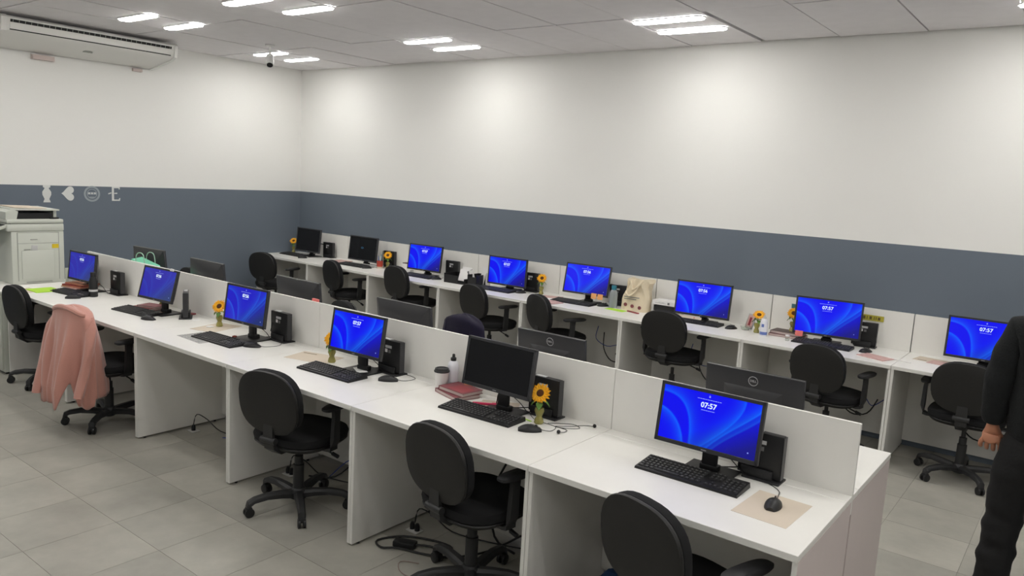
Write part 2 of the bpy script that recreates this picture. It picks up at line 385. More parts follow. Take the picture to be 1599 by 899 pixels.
def screen_mesh(kind, w_, h_):
    key = 'screen_%s_%.3f' % (kind, w_)
    if key in CACHE: return CACHE[key]
    if 'wp'+kind not in CACHE: CACHE['wp'+kind] = wallpaper(kind)
    NX, NY, cols = CACHE['wp'+kind]
    v = [((i/NX-.5)*w_, 0, (j/NY-.5)*h_) for j in range(NY+1) for i in range(NX+1)]
    f = [(j*(NX+1)+i, j*(NX+1)+i+1, (j+1)*(NX+1)+i+1, (j+1)*(NX+1)+i) for j in range(NY) for i in range(NX)]
    me = bpy.data.meshes.new('screen'); me.from_pydata(v, [], f)
    ca = me.color_attributes.new('picture', 'FLOAT_COLOR', 'POINT'); ca.data.foreach_set('color', [c for q in cols for c in q])
    m = bpy.data.materials.get('lit_screen')
    if not m:
        m = mat('lit_screen', (.01, .01, .012), .25, spec=.3); nt = m.node_tree; at = nt.nodes.new('ShaderNodeVertexColor'); at.layer_name = 'picture'
        nt.links.new(at.outputs[0], nt.nodes['Principled BSDF'].inputs['Emission Color']); nt.nodes['Principled BSDF'].inputs['Emission Strength'].default_value = 1.0
    me.materials.append(m); CACHE[key] = me
    return me
def monitor(x, y, zc, yaw, tilt, s, kind, label, big=False, clock=None, logo=False, face=0, group=None, hull='flat'):
    w_, h_ = ((.495, .298) if big else (.435, .248)); w_ *= s; h_ *= s
    wk = round(w_, 3); hk = round(h_, 3)
    t = thing('monitor', label, 'monitor', (0, 0, DZ), 0, group)
    a = yaw+face; n = Vector((math.sin(a), -math.cos(a), 0))
    t.location = (x-n.x*.075, y-n.y*.075, DZ); t.rotation_euler = (0, 0, a)
    Rm = Matrix.Translation((0, -.075, zc-DZ)) @ Matrix.Rotation(-tilt, 4, 'X')
    H = bpy.data.objects.new('display_head', None)
    def housing():
        m = MB(); hw, hh = w_/2, h_/2; b = .014
        m.box(-hw, hw, .001, .018, -hh, hh, .003)
        # raised bezel
        m.box(-hw, hw, -.004, .001, hh-b, hh, .0015, seg=1).box(-hw, hw, -.004, .001, -hh, -hh+b+.004, .0015, seg=1).box(-hw, -hw+b, -.004, .001, -hh, hh, .0015, seg=1).box(hw-b, hw, -.004, .001, -hh, hh, .0015, seg=1)
        ax_, ay_, bx_, by0, by1, bt = (.97, .97, .72, -.75, .30, .060) if not logo else (.60, .40, .45, -.30, .20, .036)
        m.add([(x_*hw*ax_, .018, z_*hh*ay_) for x_, z_ in ((-1, -1), (1, -1), (1, 1), (-1, 1))]+[(x_*hw*bx_, bt, (by0 if z_ < 0 else by1)*hh) for x_, z_ in ((-1, -1), (1, -1), (1, 1), (-1, 1))],
              [(0, 1, 5, 4), (1, 2, 6, 5), (2, 3, 7, 6), (3, 0, 4, 7), (4, 5, 6, 7)])
        return m
    h = obj('housing', cm('housing_%.3f_%d' % (w_, logo), housing), 'mback', t); h.matrix_basis = Rm
    sw, sh = w_-.026, h_-.030
    if kind in ('bright', 'dim', 'purple'):
        sc = obj('screen', screen_mesh(kind, sw, sh), None, h, (0, -.0008, .002))
    else:
        sc = obj('screen', cm('screen_off_%.3f' % w_, lambda: MB().box(-sw/2, sw/2, -.0008, .0005, -sh/2, sh/2), False), 'screenoff', h, (0, 0, .002))
    if clock:
        k_ = sh/.25
        obj('clock_text', text_mesh(clock, .034*k_, .0005), 'txt', h, (-.008*k_, -.0016, sh*.275), (PI/2, 0, 0))
        def lines():
            m = MB()
            for (cx, cz, L, n_) in ((-.008, sh*.385, .115, 7), (-.008, sh*.185, .066, 4)):
                cx *= k_; L *= k_; q = -L/2; rnd = random.Random(n_)
                while q < L/2:
                    wl = rnd.uniform(.006, .018)*k_; wl = min(wl, L/2-q); m.box(cx+q, cx+q+wl, -.0016, -.0012, cz-.0011*k_, cz+.0014*k_); q += wl+.0022*k_
            m.box((-.008-.0035)*k_, (-.008+.0035)*k_, -.0016, -.0012, sh*.43, sh*.43+.005*k_)
            m.tube([((-.008-.0025)*k_, -.0014, sh*.43+.004*k_), ((-.008-.0022)*k_, -.0014, sh*.43+.0085*k_), ((-.008+.0022)*k_, -.0014, sh*.43+.0085*k_), ((-.008+.0025)*k_, -.0014, sh*.43+.004*k_)], .0006*k_, 4)
            m.box(sw*.42, sw*.42+.005, -.0016, -.0012, -sh*.39, -sh*.39+.005)
            return m
        obj('lock_screen_lines', cm('lock_lines_%.3f' % w_, lines, False), 'txt2', h)
    if kind == 'boot':
        def ringm():
            m = MB(); return m.tube([(.020*math.cos(a_), -.0014, .008*math.sin(a_)) for a_ in [2*PI*k/20 for k in range(21)]], .0016, 4, 0)
        obj('boot_logo', cm('boot_ring', ringm), 'ring', h, (-.01, 0, .01))
    # small maker mark on the lower bezel
    obj('bezel_mark', cm('bezel_mark', lambda: MB().box(-.011, .011, -.0046, -.004, -.0016, .0016), False), 'logo', h, (0, 0, -h_/2+.008))
    if logo:
        lg = obj('logo_ring', cm('logo_ring', lambda: MB().tube([(.021*math.cos(a_), 0, .021*math.sin(a_)) for a_ in [2*PI*k/28 for k in range(29)]], .0019, 5, 0)), 'logo', h, (0, .0190, h_*.33))
        o_ = obj('logo_letters', text_mesh('DELL', .0135, .0005), 'logo', h, (0, .0188, h_*.33), (PI/2, 0, PI))
    def stand():
        m = MB(); m.box(-.032, .032, -.028, -.006, .006, zc-DZ-.02, .004); m.box(-.04, .04, -.03, .012, .006, .035, .006)
        return m
    obj('stand_neck', cm('stand_neck_%.3f' % zc, stand), 'black', t)
    obj('stand_base', cm('stand_base', lambda: MB().box(-.105, .105, -.115, .07, 0, .009, .003)), 'black', t)
    return t
GA, GB, GC = 'monitors on the near side of the island', 'monitors along the back wall', 'monitors seen from behind over the partition'
monitor(-.521, .428, .971, .009, .150, 1.015, 'bright', 'lit monitor nearest the camera, blue lock screen reading 07:57, on the rightmost island desk', clock='07:57', group=GA)
mA2 = monitor(-1.616, .431, .979, -.019, .150, .995, 'off', 'switched-off black monitor between paper cup and sunflower in the front row', group=GA)
monitor(-2.657, .431, .969, .028, .152, .989, 'bright', 'lit monitor in the front row, left neighbour of the switched-off monitor', clock='07:57', group=GA)
monitor(-3.750, .429, .973, .030, .136, 1.012, 'dim', 'lit monitor in the front row above the desk with no chair', clock='07:56', group=GA)
mA5 = monitor(-4.879, .430, .968, .064, .257, .997, 'purple', 'leaned-back purplish lit monitor with a white tag on its top corner', clock='07:56', group=GA)
monitor(-6.130, .430, .954, .052, .108, .998, 'purple', 'lit monitor nearest the copier, left end of the front row', clock='07:56', group=GA)
monitor(-7.464, 3.778, .951, -.038, .091, 1.02, 'off', 'switched-off monitor nearest the room corner in the back row', True, group=GB)
monitor(-6.414, 3.780, .946, .008, .112, .992, 'boot', 'black monitor in the back row with a faint small logo glowing', True, group=GB)
monitor(-5.376, 3.780, .946, .048, .128, .991, 'bright', 'leftmost lit monitor of the back row', True, clock='07:57', group=GB)
monitor(-4.191, 3.780, .931, .014, .050, 1., 'bright', 'lit monitor just right of the black document trays in the back row', True, clock='07:57', group=GB)
mB4 = monitor(-3.220, 3.781, .970, .067, .20, .984, 'bright', 'lit back-row monitor with two orange notes, left of the blue-capped bottle', True, clock='07:56', group=GB)
mB3 = monitor(-2.030, 3.780, .945, .040, .120, 1.008, 'bright', 'lit back-row monitor right of the canvas bag, white card beneath it', True, clock='07:56', group=GB)
mB2 = monitor(-.985, 3.780, .947, .129, .093, 1.008, 'bright', 'lit back-row monitor with a coral note on its lower left corner', True, clock='07:57', group=GB)
monitor(.085, 3.79, .950, .02, .10, 1., 'bright', 'rightmost lit monitor of the back row, partly hidden by the person', True, clock='07:57', group=GB)
CM = [(-.51, .90, 0, .978, 1.03, 'rightmost monitor seen from behind, round logo on its flat back', True), (-1.62, .90, .0, .965, 1.0, 'monitor seen from behind with a round logo, second from the right', True),
      (-2.73, .89, -.02, .965, 1.10, 'monitor seen from behind left of the navy jacket, sloping back', False), (-3.80, .90, -.02, .97, 1.14, 'monitor seen from behind with a pink note beside it', False),
      (-4.95, .89, -.03, .975, 1.13, 'monitor seen from behind, second from the copier end', False), (-5.92, .92, .05, .98, 1.1, 'monitor seen from behind the mint green paper bag', False)]
for x, y, yw, zc, s, l, lg in CM: monitor(x, y, zc, yw, .10, s, 'off', l, face=PI, logo=lg, group=GC)
def note(x, y, z, rot, m, w_, h_, label, cat='sticky note', name='sticky_note'):
    return tag(obj(name, MB().box(-w_/2, w_/2, -.0006, .0006, -h_/2, h_/2).mesh(name), m, None, (x, y, z), rot), label, cat)

# ================================================================ KEYBOARDS AND MICE
def keyboard(x, y, rz, label, group='black keyboards'):
    t = thing('keyboard', label, 'keyboard', (x, y, DZ), rz, group)
    def kb():
        m = MB(); hw, hd = .22, .072
        v = [(-hw, -hd, 0), (hw, -hd, 0), (hw, hd, 0), (-hw, hd, 0), (-hw+.002, -hd+.002, .010), (hw-.002, -hd+.002, .010), (hw-.002, hd-.002, .022), (-hw+.002, hd-.002, .022)]
        return m.add(v, [(3, 2, 1, 0), (4, 5, 6, 7), (0, 1, 5, 4), (1, 2, 6, 5), (2, 3, 7, 6), (3, 0, 4, 7)])
    obj('case', cm('keyboard_case', kb, False), 'black', t)
    def keys(gl=False):
        m = MB(); sl = math.atan2(.012, .14)
        def key(cx, cy, kw, kd):
            mx = Matrix.Translation((cx, cy, .016+cy*math.tan(sl))) @ Matrix.Rotation(sl, 4, 'X')
            if gl: m.box(-kw*.15, kw*.1, -.001, .003, .0048, .0052, 0, mx)
            else:
                a, b = kw/2, kd/2; m.add([(-a, -b, 0), (a, -b, 0), (a, b, 0), (-a, b, 0), (-a+.0015, -b+.001, .0048), (a-.0015, -b+.001, .0048), (a-.0015, b-.0015, .0048), (-a+.0015, b-.0015, .0048)], [(4, 5, 6, 7), (0, 1, 5, 4), (1, 2, 6, 5), (2, 3, 7, 6), (3, 0, 4, 7)], mx)
        for r in range(6):
            cy = .057-r*.0205-(.003 if r else 0)
            if r == 5:
                xs = [(-.199, .022), (-.175, .018), (-.153, .018), (-.085, .108), (-.018, .018), (.004, .018), (.026, .018), (.049, .02)]
            else: xs = [(-.2005+.019*k, .0165) for k in range(14)]
            for cx, kw in xs: key(cx, cy, kw, .0165 if r else .012)
            for cx in (.083, .102, .121):
                if r in (0, 1, 2) or (r == 4 and cx == .102) or r == 5: key(cx, cy, .0165, .0165 if r else .012)
            for cx in (.146, .165, .184, .203):
                if r: key(cx, cy, .0165, .0165)
        return m
    k = obj('key_set', cm('keyboard_keys', keys, False), 'keys', t); k['kind'] = 'stuff'
    g = obj('key_glyphs', cm('keyboard_glyphs', lambda: keys(True), False), 'keyglyph', t); g['kind'] = 'stuff'
    return t
KB = [(-.55, .375, .01, 'black keyboard in front of the nearest lit monitor, by the beige mouse paper'), (-1.665, .375, .03, 'black keyboard below the switched-off monitor, by the pink pen'),
      (-2.735, .32, .03, 'black keyboard in front row with white paper behind it'), (-3.825, .29, .02, 'black keyboard lying on a newspaper in front row'),
      (-5.03, .345, .09, 'black keyboard before the leaned-back purplish monitor'), (-6.08, .33, .10, 'black keyboard under a pile of orange magazines'),
      (-7.66, 3.70, -.05, 'black keyboard below the corner-most monitor in back row'), (-6.47, 3.68, .0, 'black keyboard before the monitor with the faint logo'),
      (-5.37, 3.69, .0, 'black keyboard before the leftmost lit back-row monitor'), (-4.24, 3.66, .02, 'black keyboard right of the black document trays'),
      (-3.30, 3.69, .03, 'black keyboard with magazines at its left end, under orange notes'), (-2.05, 3.74, .02, 'black keyboard under the lit monitor right of the canvas bag'),
      (-.98, 3.69, -.02, 'black keyboard below the coral note, beside the pink flyer'), (.2, 3.66, 0, 'black keyboard on the rightmost back-row desk')]
for a in KB: keyboard(*a)
for i in range(0): keyboard(-.5-i*P, 1.06, PI, 'black keyboard hidden on the far side of the partition', 'keyboards behind the partition') if i in (0, 1) else None

def mouse(x, y, rz, label, z=DZ, wire=None, group='black computer mice'):
    t = thing('mouse', label, 'mouse', (x, y, z), rz, group)
    def body():
        rings = []
        for k in range(11):
            u = k/10; yy = -.055+u*.11; wd = .031*math.sin(PI*min(max(.06+u*.88, .06), .94))**.45; hh = .034*(math.sin(PI*(.10+.80*u))**.8)*(1.05-.25*u)
            rings.append([(wd*math.cos(a), yy, max(0, hh*math.sin(a))) for a in [PI*j/10 for j in range(11)]]+[(0, yy, 0)])
        return MB().loft(rings)
    obj('shell', cm('mouse_shell', body), 'black', t)
    obj('scroll_wheel', cm('mouse_wheel', lambda: MB().lathe([(.0065, -.003), (.008, 0), (.0065, .003)], 12, Matrix.Translation((0, .028, .0235)) @ Matrix.Rotation(PI/2, 4, 'Y'))), 'dark', t)
    obj('button_seam', cm('mouse_seam', lambda: MB().tube([(0, .052, .012), (0, .04, .0228), (0, .02, .0305), (0, .0, .0342)], .0007, 4)), 'dark', t)
    if wire:
        mi = Matrix.Rotation(-rz, 3, 'Z'); pts = [(0, .05, .008)]+[tuple(mi @ (Vector(p)-Vector((x, y, z)))) for p in wire]
        obj('cord', MB().tube(pts, .0016, 5), 'cable', t)
    return t
Z2 = DZ+.0018
mouse(-.2, .335, .12, 'glossy black mouse on the beige paper at the nearest desk', DZ+.0014, [(-.215, .43, Z2+.004), (-.235, .50, Z2), (-.30, .545, Z2), (-.38, .55, Z2), (-.43, .60, Z2+.01)])
mouse(-1.35, .355, -.9, 'black mouse beside the sunflower vase, cord curling behind it', DZ, [(-1.275, .42, Z2), (-1.30, .49, Z2), (-1.42, .50, Z2), (-1.50, .56, Z2)])
mouse(-2.41, .455, -.9, 'black mouse at the foot of a pc in front row', DZ, [(-2.34, .52, Z2), (-2.34, .60, Z2), (-2.45, .62, Z2)])
mouse(-3.56, .355, -1.0, 'black mouse right of the keyboard on the newspaper', DZ, [(-3.50, .42, Z2), (-3.48, .50, Z2), (-3.56, .58, Z2)])
mouse(-4.73, .28, -1.2, 'black mouse before the leaned-back purplish monitor')
mouse(-5.86, .24, -.5, 'black mouse at the copier-end desk, right of the keyboard')
for x, y, l in [(-7.34, 3.60, 'black mouse on the desk at the room corner'), (-6.19, 3.65, 'black mouse left of the red pen holder'), (-5.11, 3.70, 'black mouse before the leftmost lit back-row monitor'), (-3.97, 3.74, 'black mouse left of the sunflower in the middle of back row'),
                (-3.02, 3.78, 'black mouse left of the blue-capped bottle'), (-1.74, 3.74, 'black mouse standing alone left of the photo frame, cord upright'), (-.67, 3.72, 'black mouse touching the pink flyer')]:
    mouse(x, y, -.5, l, wire=[(x+.0, y+.08, Z2), (x-.03, y+.14, Z2), (x-.09, y+.20, Z2)])

# ================================================================ SMALL PCS
def pc(x, y, rz, label, s=1.0, tall=.178):
    t = thing('mini_pc', label, 'computer', (x, y, DZ), rz, 'small black desktop computers')
    obj('case', cm('pc_case', lambda: MB().box(-.089, .089, -.018, .018, .012, .195, .004)), 'black', t)
    obj('side_rim', cm('pc_rim', lambda: MB().box(.0895, .092, -.018, .020, .014, .193, .001, seg=1)), 'mback', t)
    obj('stand', cm('pc_stand', lambda: MB().box(-.06, .095, -.045, .045, 0, .008, .002).box(-.07, .06, -.032, -.020, .006, .045, .003).box(-.07, .06, .020, .032, .006, .045, .003)), 'dark', t)
    a = cm('pc_sticker_a', lambda: MB().box(-.03, .022, -.0188, -.0182, .148, .164), False); b = cm('pc_sticker_b', lambda: MB().box(-.032, -.012, -.0188, -.0182, .122, .142), False); c = cm('pc_sticker_c', lambda: MB().box(-.004, .014, -.0188, -.0182, .120, .138), False)
    obj('sticker', a, 'sticker', t); obj('sticker', b, 'wpaper', t); obj('sticker', c, 'sticker2', t)
    obj('top_label', cm('pc_top', lambda: MB().box(-.06, .0, -.012, .012, .1955, .198), False), 'sticker', t)
    return t
for a in [(-.345, .585, .0, 'small black pc with grey stickers behind the nearest lit monitor'), (-1.44, .60, .0, 'small black pc behind the sunflower on the second desk'),
          (-2.53, .585, .0, 'small black pc at the right edge of the third front-row monitor'), (-3.60, .60, .0, 'small black pc with white label, cables at its left, above the no-chair desk'),
          (-4.665, .53, -.55, 'small black pc turned edge-on beside the purplish monitor'), (-5.87, .60, .0, 'small black pc on the copier-end desk, right of the flask'),
          (-7.26, 3.95, .05, 'small black pc right of the corner-most monitor'), (-6.16, 3.985, .05, 'black box behind the red pen holder'), (-5.10, 3.95, .05, 'small black pc left of the document trays'), (-3.98, 3.93, .05, 'small black pc left of the middle back-row sunflower'),
          (-2.97, 3.965, .05, 'small black pc behind the blue-capped bottle'), (-.74, 3.94, .05, 'small black pc below the yellow label')]: pc(*a)

# ================================================================ CHAIRS
def sup(a, b, e, n=36): 
    out = []
    for k in range(n):
        t = 2*PI*k/n; c, s = math.cos(t), math.sin(t)
        out.append((math.copysign(abs(c)**(2/e), c)*a, math.copysign(abs(s)**(2/e), s)*b))
    return out
BZ = .662; BW, BH = .406, .350; BD = .23; TL = .115
def chair(x, y, psi, label, dz=0, group='black office chairs', brot=18):
    t = thing('office_chair', label, 'chair', (x, y, 0), psi, group)
    Bm = Matrix.Translation((0, -BD, BZ+dz)) @ Matrix.Rotation(TL, 4, 'X')
    def pad(y0, y1, sc, dome):
        def f():
            rings = []
            for yy, s in ((y0, sc*.93), (y0+(y1-y0)*.12, sc*.985), (y0+(y1-y0)*.5, sc), (y0+(y1-y0)*.85, sc*.985), (y1, sc*.92), (y1+dome, sc*.6), (y1+dome*1.3, sc*.15)):
                rings.append([(px*s, yy, pz*s*(1 if pz > 0 else 1.0)) for px, pz in sup(BW/2, BH/2, 2.6)])
            return MB().loft(rings)
        return f
    b = obj('backrest', cm('chair_back_cushion', pad(-.002, .046, .985, .006)), 'fabric', t); b.matrix_basis = Bm
    s = obj('back_shell', cm('chair_back_shell', pad(.0, -.022, 1.0, -.005)), 'shell', b)
    def seat():
        rings = []
        for zz, s_ in ((.0, .90), (.012, .98), (.035, 1.0), (.052, .97), (.060, .85), (.057, .4)):
            rings.append([(px*s_, py*s_+.02, zz) for px, py in sup(.235, .225, 3.0)])
        return MB().loft(rings)
    obj('seat', cm('chair_seat', seat), 'fabric', t, (0, 0, .405+dz))
    sh = obj('seat_shell', cm('chair_seat_shell', lambda: MB().loft([[(px*s_, py*s_+.02, zz) for px, py in sup(.235, .225, 3.0)] for zz, s_ in ((-.035, .55), (-.022, .88), (.0, .98), (.006, .96))])), 'shell', t, (0, 0, .405+dz))
    def bar():
        m = MB(); rings = []
        for yy, zz, wd, th in ((.05, .385, .032, .008), (-.10, .372, .032, .009), (-.17, .376, .034, .012), (-.218, .41, .034, .013), (-.232, .47, .034, .010), (-.236, .55, .030, .006)):
            rings.append((yy, zz, wd, th))
        R_ = []
        for i, (yy, zz, wd, th) in enumerate(rings):
            a = rings[max(i-1, 0)]; c = rings[min(i+1, len(rings)-1)]; dy, dz_ = c[0]-a[0], c[1]-a[1]; L = math.hypot(dy, dz_); ny, nz = -dz_/L, dy/L
            R_.append([(wd*sx, yy+ny*th*sn, zz+nz*th*sn) for sx, sn in ((-1, -1), (1, -1), (1, 1), (-1, 1))])
        m.loft(R_); m.box(-.045, .045, -.06, .09, .355, .385, .008); m.lathe([(.018, -.05), (.018, .05)], 12, Matrix.Translation((0, -.235, .455)) @ Matrix.Rotation(PI/2, 4, 'Y'))
        return m
    obj('back_bar', cm('chair_back_bar', bar), 'base', t, (0, 0, dz))
    obj('lever', cm('chair_lever', lambda: MB().tube([(.05, .04, .37), (.13, .045, .355), (.20, .05, .335)], .005, 6).tube([(.195, .05, .337), (.235, .052, .325)], .011, 8)), 'base', t, (0, 0, dz))
    obj('column', cm('chair_column', lambda: MB().lathe([(.030, .07), (.030, .25), (.024, .252), (.024, .30), (.014, .302), (.014, .36)], 18)), 'base', t)
    obj('hub', cm('chair_hub', lambda: MB().lathe([(.028, .045), (.045, .055), (.045, .10), (.034, .115)], 18)), 'base', t)
    def leg():
        rings = []
        for r_, z_, wd, hh in ((.03, .082, .028, .022), (.10, .092, .025, .019), (.18, .098, .022, .017), (.25, .090, .020, .016), (.285, .072, .021, .018), (.292, .058, .016, .008)):
            rings.append([(r_, wd*sx, z_+hh*sz) for sx, sz in ((-1, -.9), (1, -.9), (1, .3), (.55, 1), (-.55, 1), (-1, .3))])
        return MB().loft(rings)
    def caster():
        m = MB()
        for sy in (-.014, .014): m.lathe([(.020, -.008), (.026, -.006), (.026, .006), (.020, .008)], 16, Matrix.Translation((.278, sy, .026)) @ Matrix.Rotation(PI/2, 4, 'X'))
        m.box(.262, .296, -.02, .02, .030, .058, .008)
        return m
    for k in range(5):
        a = R(72*k+brot); l = obj('base_leg', cm('chair_leg', leg), 'base', t, rot=(0, 0, a)); obj('caster', cm('chair_caster', caster), 'black', l)
    def arm(sx):
        def f():
            m = MB(); R_ = []
            for px, py, pz, a, b in ((.17, -.02, .392, .030, .006), (.235, -.02, .392, .030, .007), (.262, -.02, .40, .030, .010), (.268, -.02, .45, .026, .012), (.268, -.015, .58, .022, .011), (.264, -.01, .626, .026, .010)):
                vert = px > .262
                R_.append([(sx*(px+(b*q if vert else 0)), py+a*p_, pz+(0 if vert else b*q)) for p_, q in ((-1, -1), (1, -1), (1, 1), (-1, 1))])
            return m.loft(R_)
        return f
    for sx in (-1, 1):
        a = obj('armrest', cm('chair_arm_pad', lambda: MB().loft([[(px*s_, py*s_, zz) for px, py in sup(.036, .12, 3)] for zz, s_ in ((0, .9), (.008, 1), (.018, 1), (.025, .85))])), 'dark', t, (sx*.262, .01, .622+dz))
        obj('arm_post', cm('chair_arm_post_%d' % sx, arm(sx)), 'base', a, (-sx*.262, -.01, -.622))
    return t
chair(-.408, .065, -.319, 'black office chair nearest the camera, cut by the bottom edge')
chair(-1.484, .135, -.122, 'black office chair before the switched-off monitor, front row', brot=30)
chair(-2.753, .118, .192, 'black office chair in front row with its whole five-wheeled base in view', brot=28)
cj = chair(-4.845, .045, .12, 'black office chair under the pink cardigan', -.0)
chair(-6.152, .160, .043, 'black office chair at the left edge, beside the copier desk')
chair(.058, 3.53, -.021, 'rightmost office chair at back row, beside the person', 0.026)
chair(-.832, 3.441, -.173, 'black office chair before the monitor with the coral note')
chair(-2.141, 3.53, -.01, 'black office chair below the canvas bag and lit monitor', 0.044)
chair(-3.343, 3.53, -.426, 'black office chair turned aside, before the monitor with orange notes')
chair(-4.166, 3.51, -.207, 'black office chair before the document-tray desk, middle of back row')
chair(-5.297, 3.53, -.145, 'black office chair before the leftmost lit back-row monitor', 0.053)
chair(-6.335, 3.52, -.208, 'black office chair second from the room corner')
chair(-7.431, 3.27, .204, 'black office chair nearest the room corner')
chair(-2.95, 1.43, PI-.1, 'office chair covered by a navy jacket behind the island partition')
chair(-4.20, 1.37, PI-.2, 'office chair just showing above the partition beside the pink note')
chair(-6.52, 1.37, PI-.1, 'office chair just showing above the partition, near the mint bag')

# ---------------------------------------------------------------- jackets
def jacket(name, label, base, m, half, depth, hem, top=.875, sleeves=True, seed=1, offs=0.0, front=None):
    t = thing(name, label, 'jacket', base.location, base.rotation_euler.z)
    N, K = 120, 28; v = []; f = []; rnd = random.Random(seed); ph = [rnd.uniform(0, 6) for _ in range(6)]
    for k in range(K+1):
        s = k/K; g = min(1, s/.14); rr_ = math.sin(g*PI/2)
        for i in range(N):
            th = 2*PI*i/N; cx = -math.cos(th); cy = -math.sin(th); back = th < PI
            zb = hem(i/(N/2)) if back else hem(0)*(1-(th/PI-1))+hem(1)*(th/PI-1)
            if not back:
                e_ = min(th/PI-1, 2-th/PI); zb = max(zb, hem(1)) if e_ < .2 else zb
                zb = zb+((front or top-.17)-zb)*min(1, max(0, e_-.2)*8)
            z0_ = top-.02; z = z0_-(z0_-zb)*max(0, (s-.14)/.86); drop = (top-z)/.6
            a_ = (half*(.86+.14*min(1, drop*3)))*rr_
            b_ = ((.055+depth*min(1, drop*1.1)) if back else .085+(depth*1.1*min(1, drop*1.1) if min(th/PI-1, 2-th/PI) < .3 else 0))*rr_
            fold = (.004+.026*min(1, drop*1.6))*(math.sin(th*9+ph[0]+drop*1.5)*.6+math.sin(th*17+ph[1])*.35+math.sin(th*5+ph[2]))*rr_*min(1, drop*2.5)*(1 if back else .3)
            zz = z if s > .14 else top+.012-.032*(1-math.cos(g*PI/2))
            zz -= .055*abs(cx)**2.5*rr_*max(0, 1-drop*1.2)
            v.append((cx*(a_+fold*.6), -BD-.022-offs*drop+cy*(b_+fold), zz))
    for k in range(K):
        for i in range(N): j = (i+1) % N; f.append((k*N+i, k*N+j, (k+1)*N+j, (k+1)*N+i))
    me = MB().add(v, f).mesh('body', True); o = obj('body', me, m, t)
    so = o.modifiers.new('thick', 'SOLIDIFY'); so.thickness = .008
    if sleeves:
        for sx, xs, ln, ys in ((-1, -.205, .56, -.30), (1, .215, .52, -.27)):
            rings = []
            for k in range(19):
                q = k/18; cz = top-.055-ln*q; r_ = (.042-.008*q)*min(1, .25+q*5); cx = xs*(.86+.22*math.sin(min(1.57, q*3.5))); cy = ys+.05-.13*q
                rings.append([(cx+r_*math.cos(a)*(1+.13*math.sin(3*a+q*9)), cy+r_*.8*math.sin(a)*(1+.12*math.sin(2*a-q*7)), cz) for a in [2*PI*j/18 for j in range(18)]])
            obj('sleeve', MB().loft(rings), m, t)
        # folded collar along the top
        col = [(math.cos(a)*-.17, -BD-.03-.045*math.sin(a), top+.002-.045*abs(math.cos(a))**2) for a in [PI*j/12 for j in range(13)]]
        obj('collar', MB().tube(col, .017, 8), m, t)
    return t
def hem1(u):
    if u < .64: return .21+.015*math.sin(u*20)
    if u < .71: return .21+.19*(u-.64)/.07
    if u < .79: return .40-.19*(u-.71)/.08
    if u < .97: return .21+.01*math.sin(u*40)
    return .27
jacket('cardigan', 'dusty pink knitted cardigan draped over the chair at left', cj, 'pink', .235, .12, hem1, offs=-.02)
cn = [o for o in C.objects if o.get('label', '').startswith('office chair covered by a navy')][0]
jacket('jacket', 'dark navy fleece jacket over a chair behind the partition', cn, 'navy', .225, .05, lambda u: .45+.03*math.sin(u*9), top=.90, sleeves=False, seed=4, front=.45)
# blue bag on the floor by the near chair
def blobbag():
    rings = []
    for k in range(9):
        q = k/8; w_ = .12*math.sin(PI*(.30+.62*q))**.6; d_ = .08*math.sin(PI*(.3+.6*q))
        rings.append([(px*(1+.06*math.sin(5*j+q*4)), py*(1+.1*math.sin(3*j)), q*.26) for j, (px, py) in enumerate(sup(w_, d_, 2.6, 24))])
    return MB().loft(rings)
t = thing('bag', 'dark blue cloth bag on the floor behind the nearest chair', 'bag', (-.80, .31, 0), .3)
obj('sack', blobbag(), 'blue', t); obj('knot', MB().lathe([(.03, .245), (.018, .262), (.03, .285)], 12), 'blue', t)

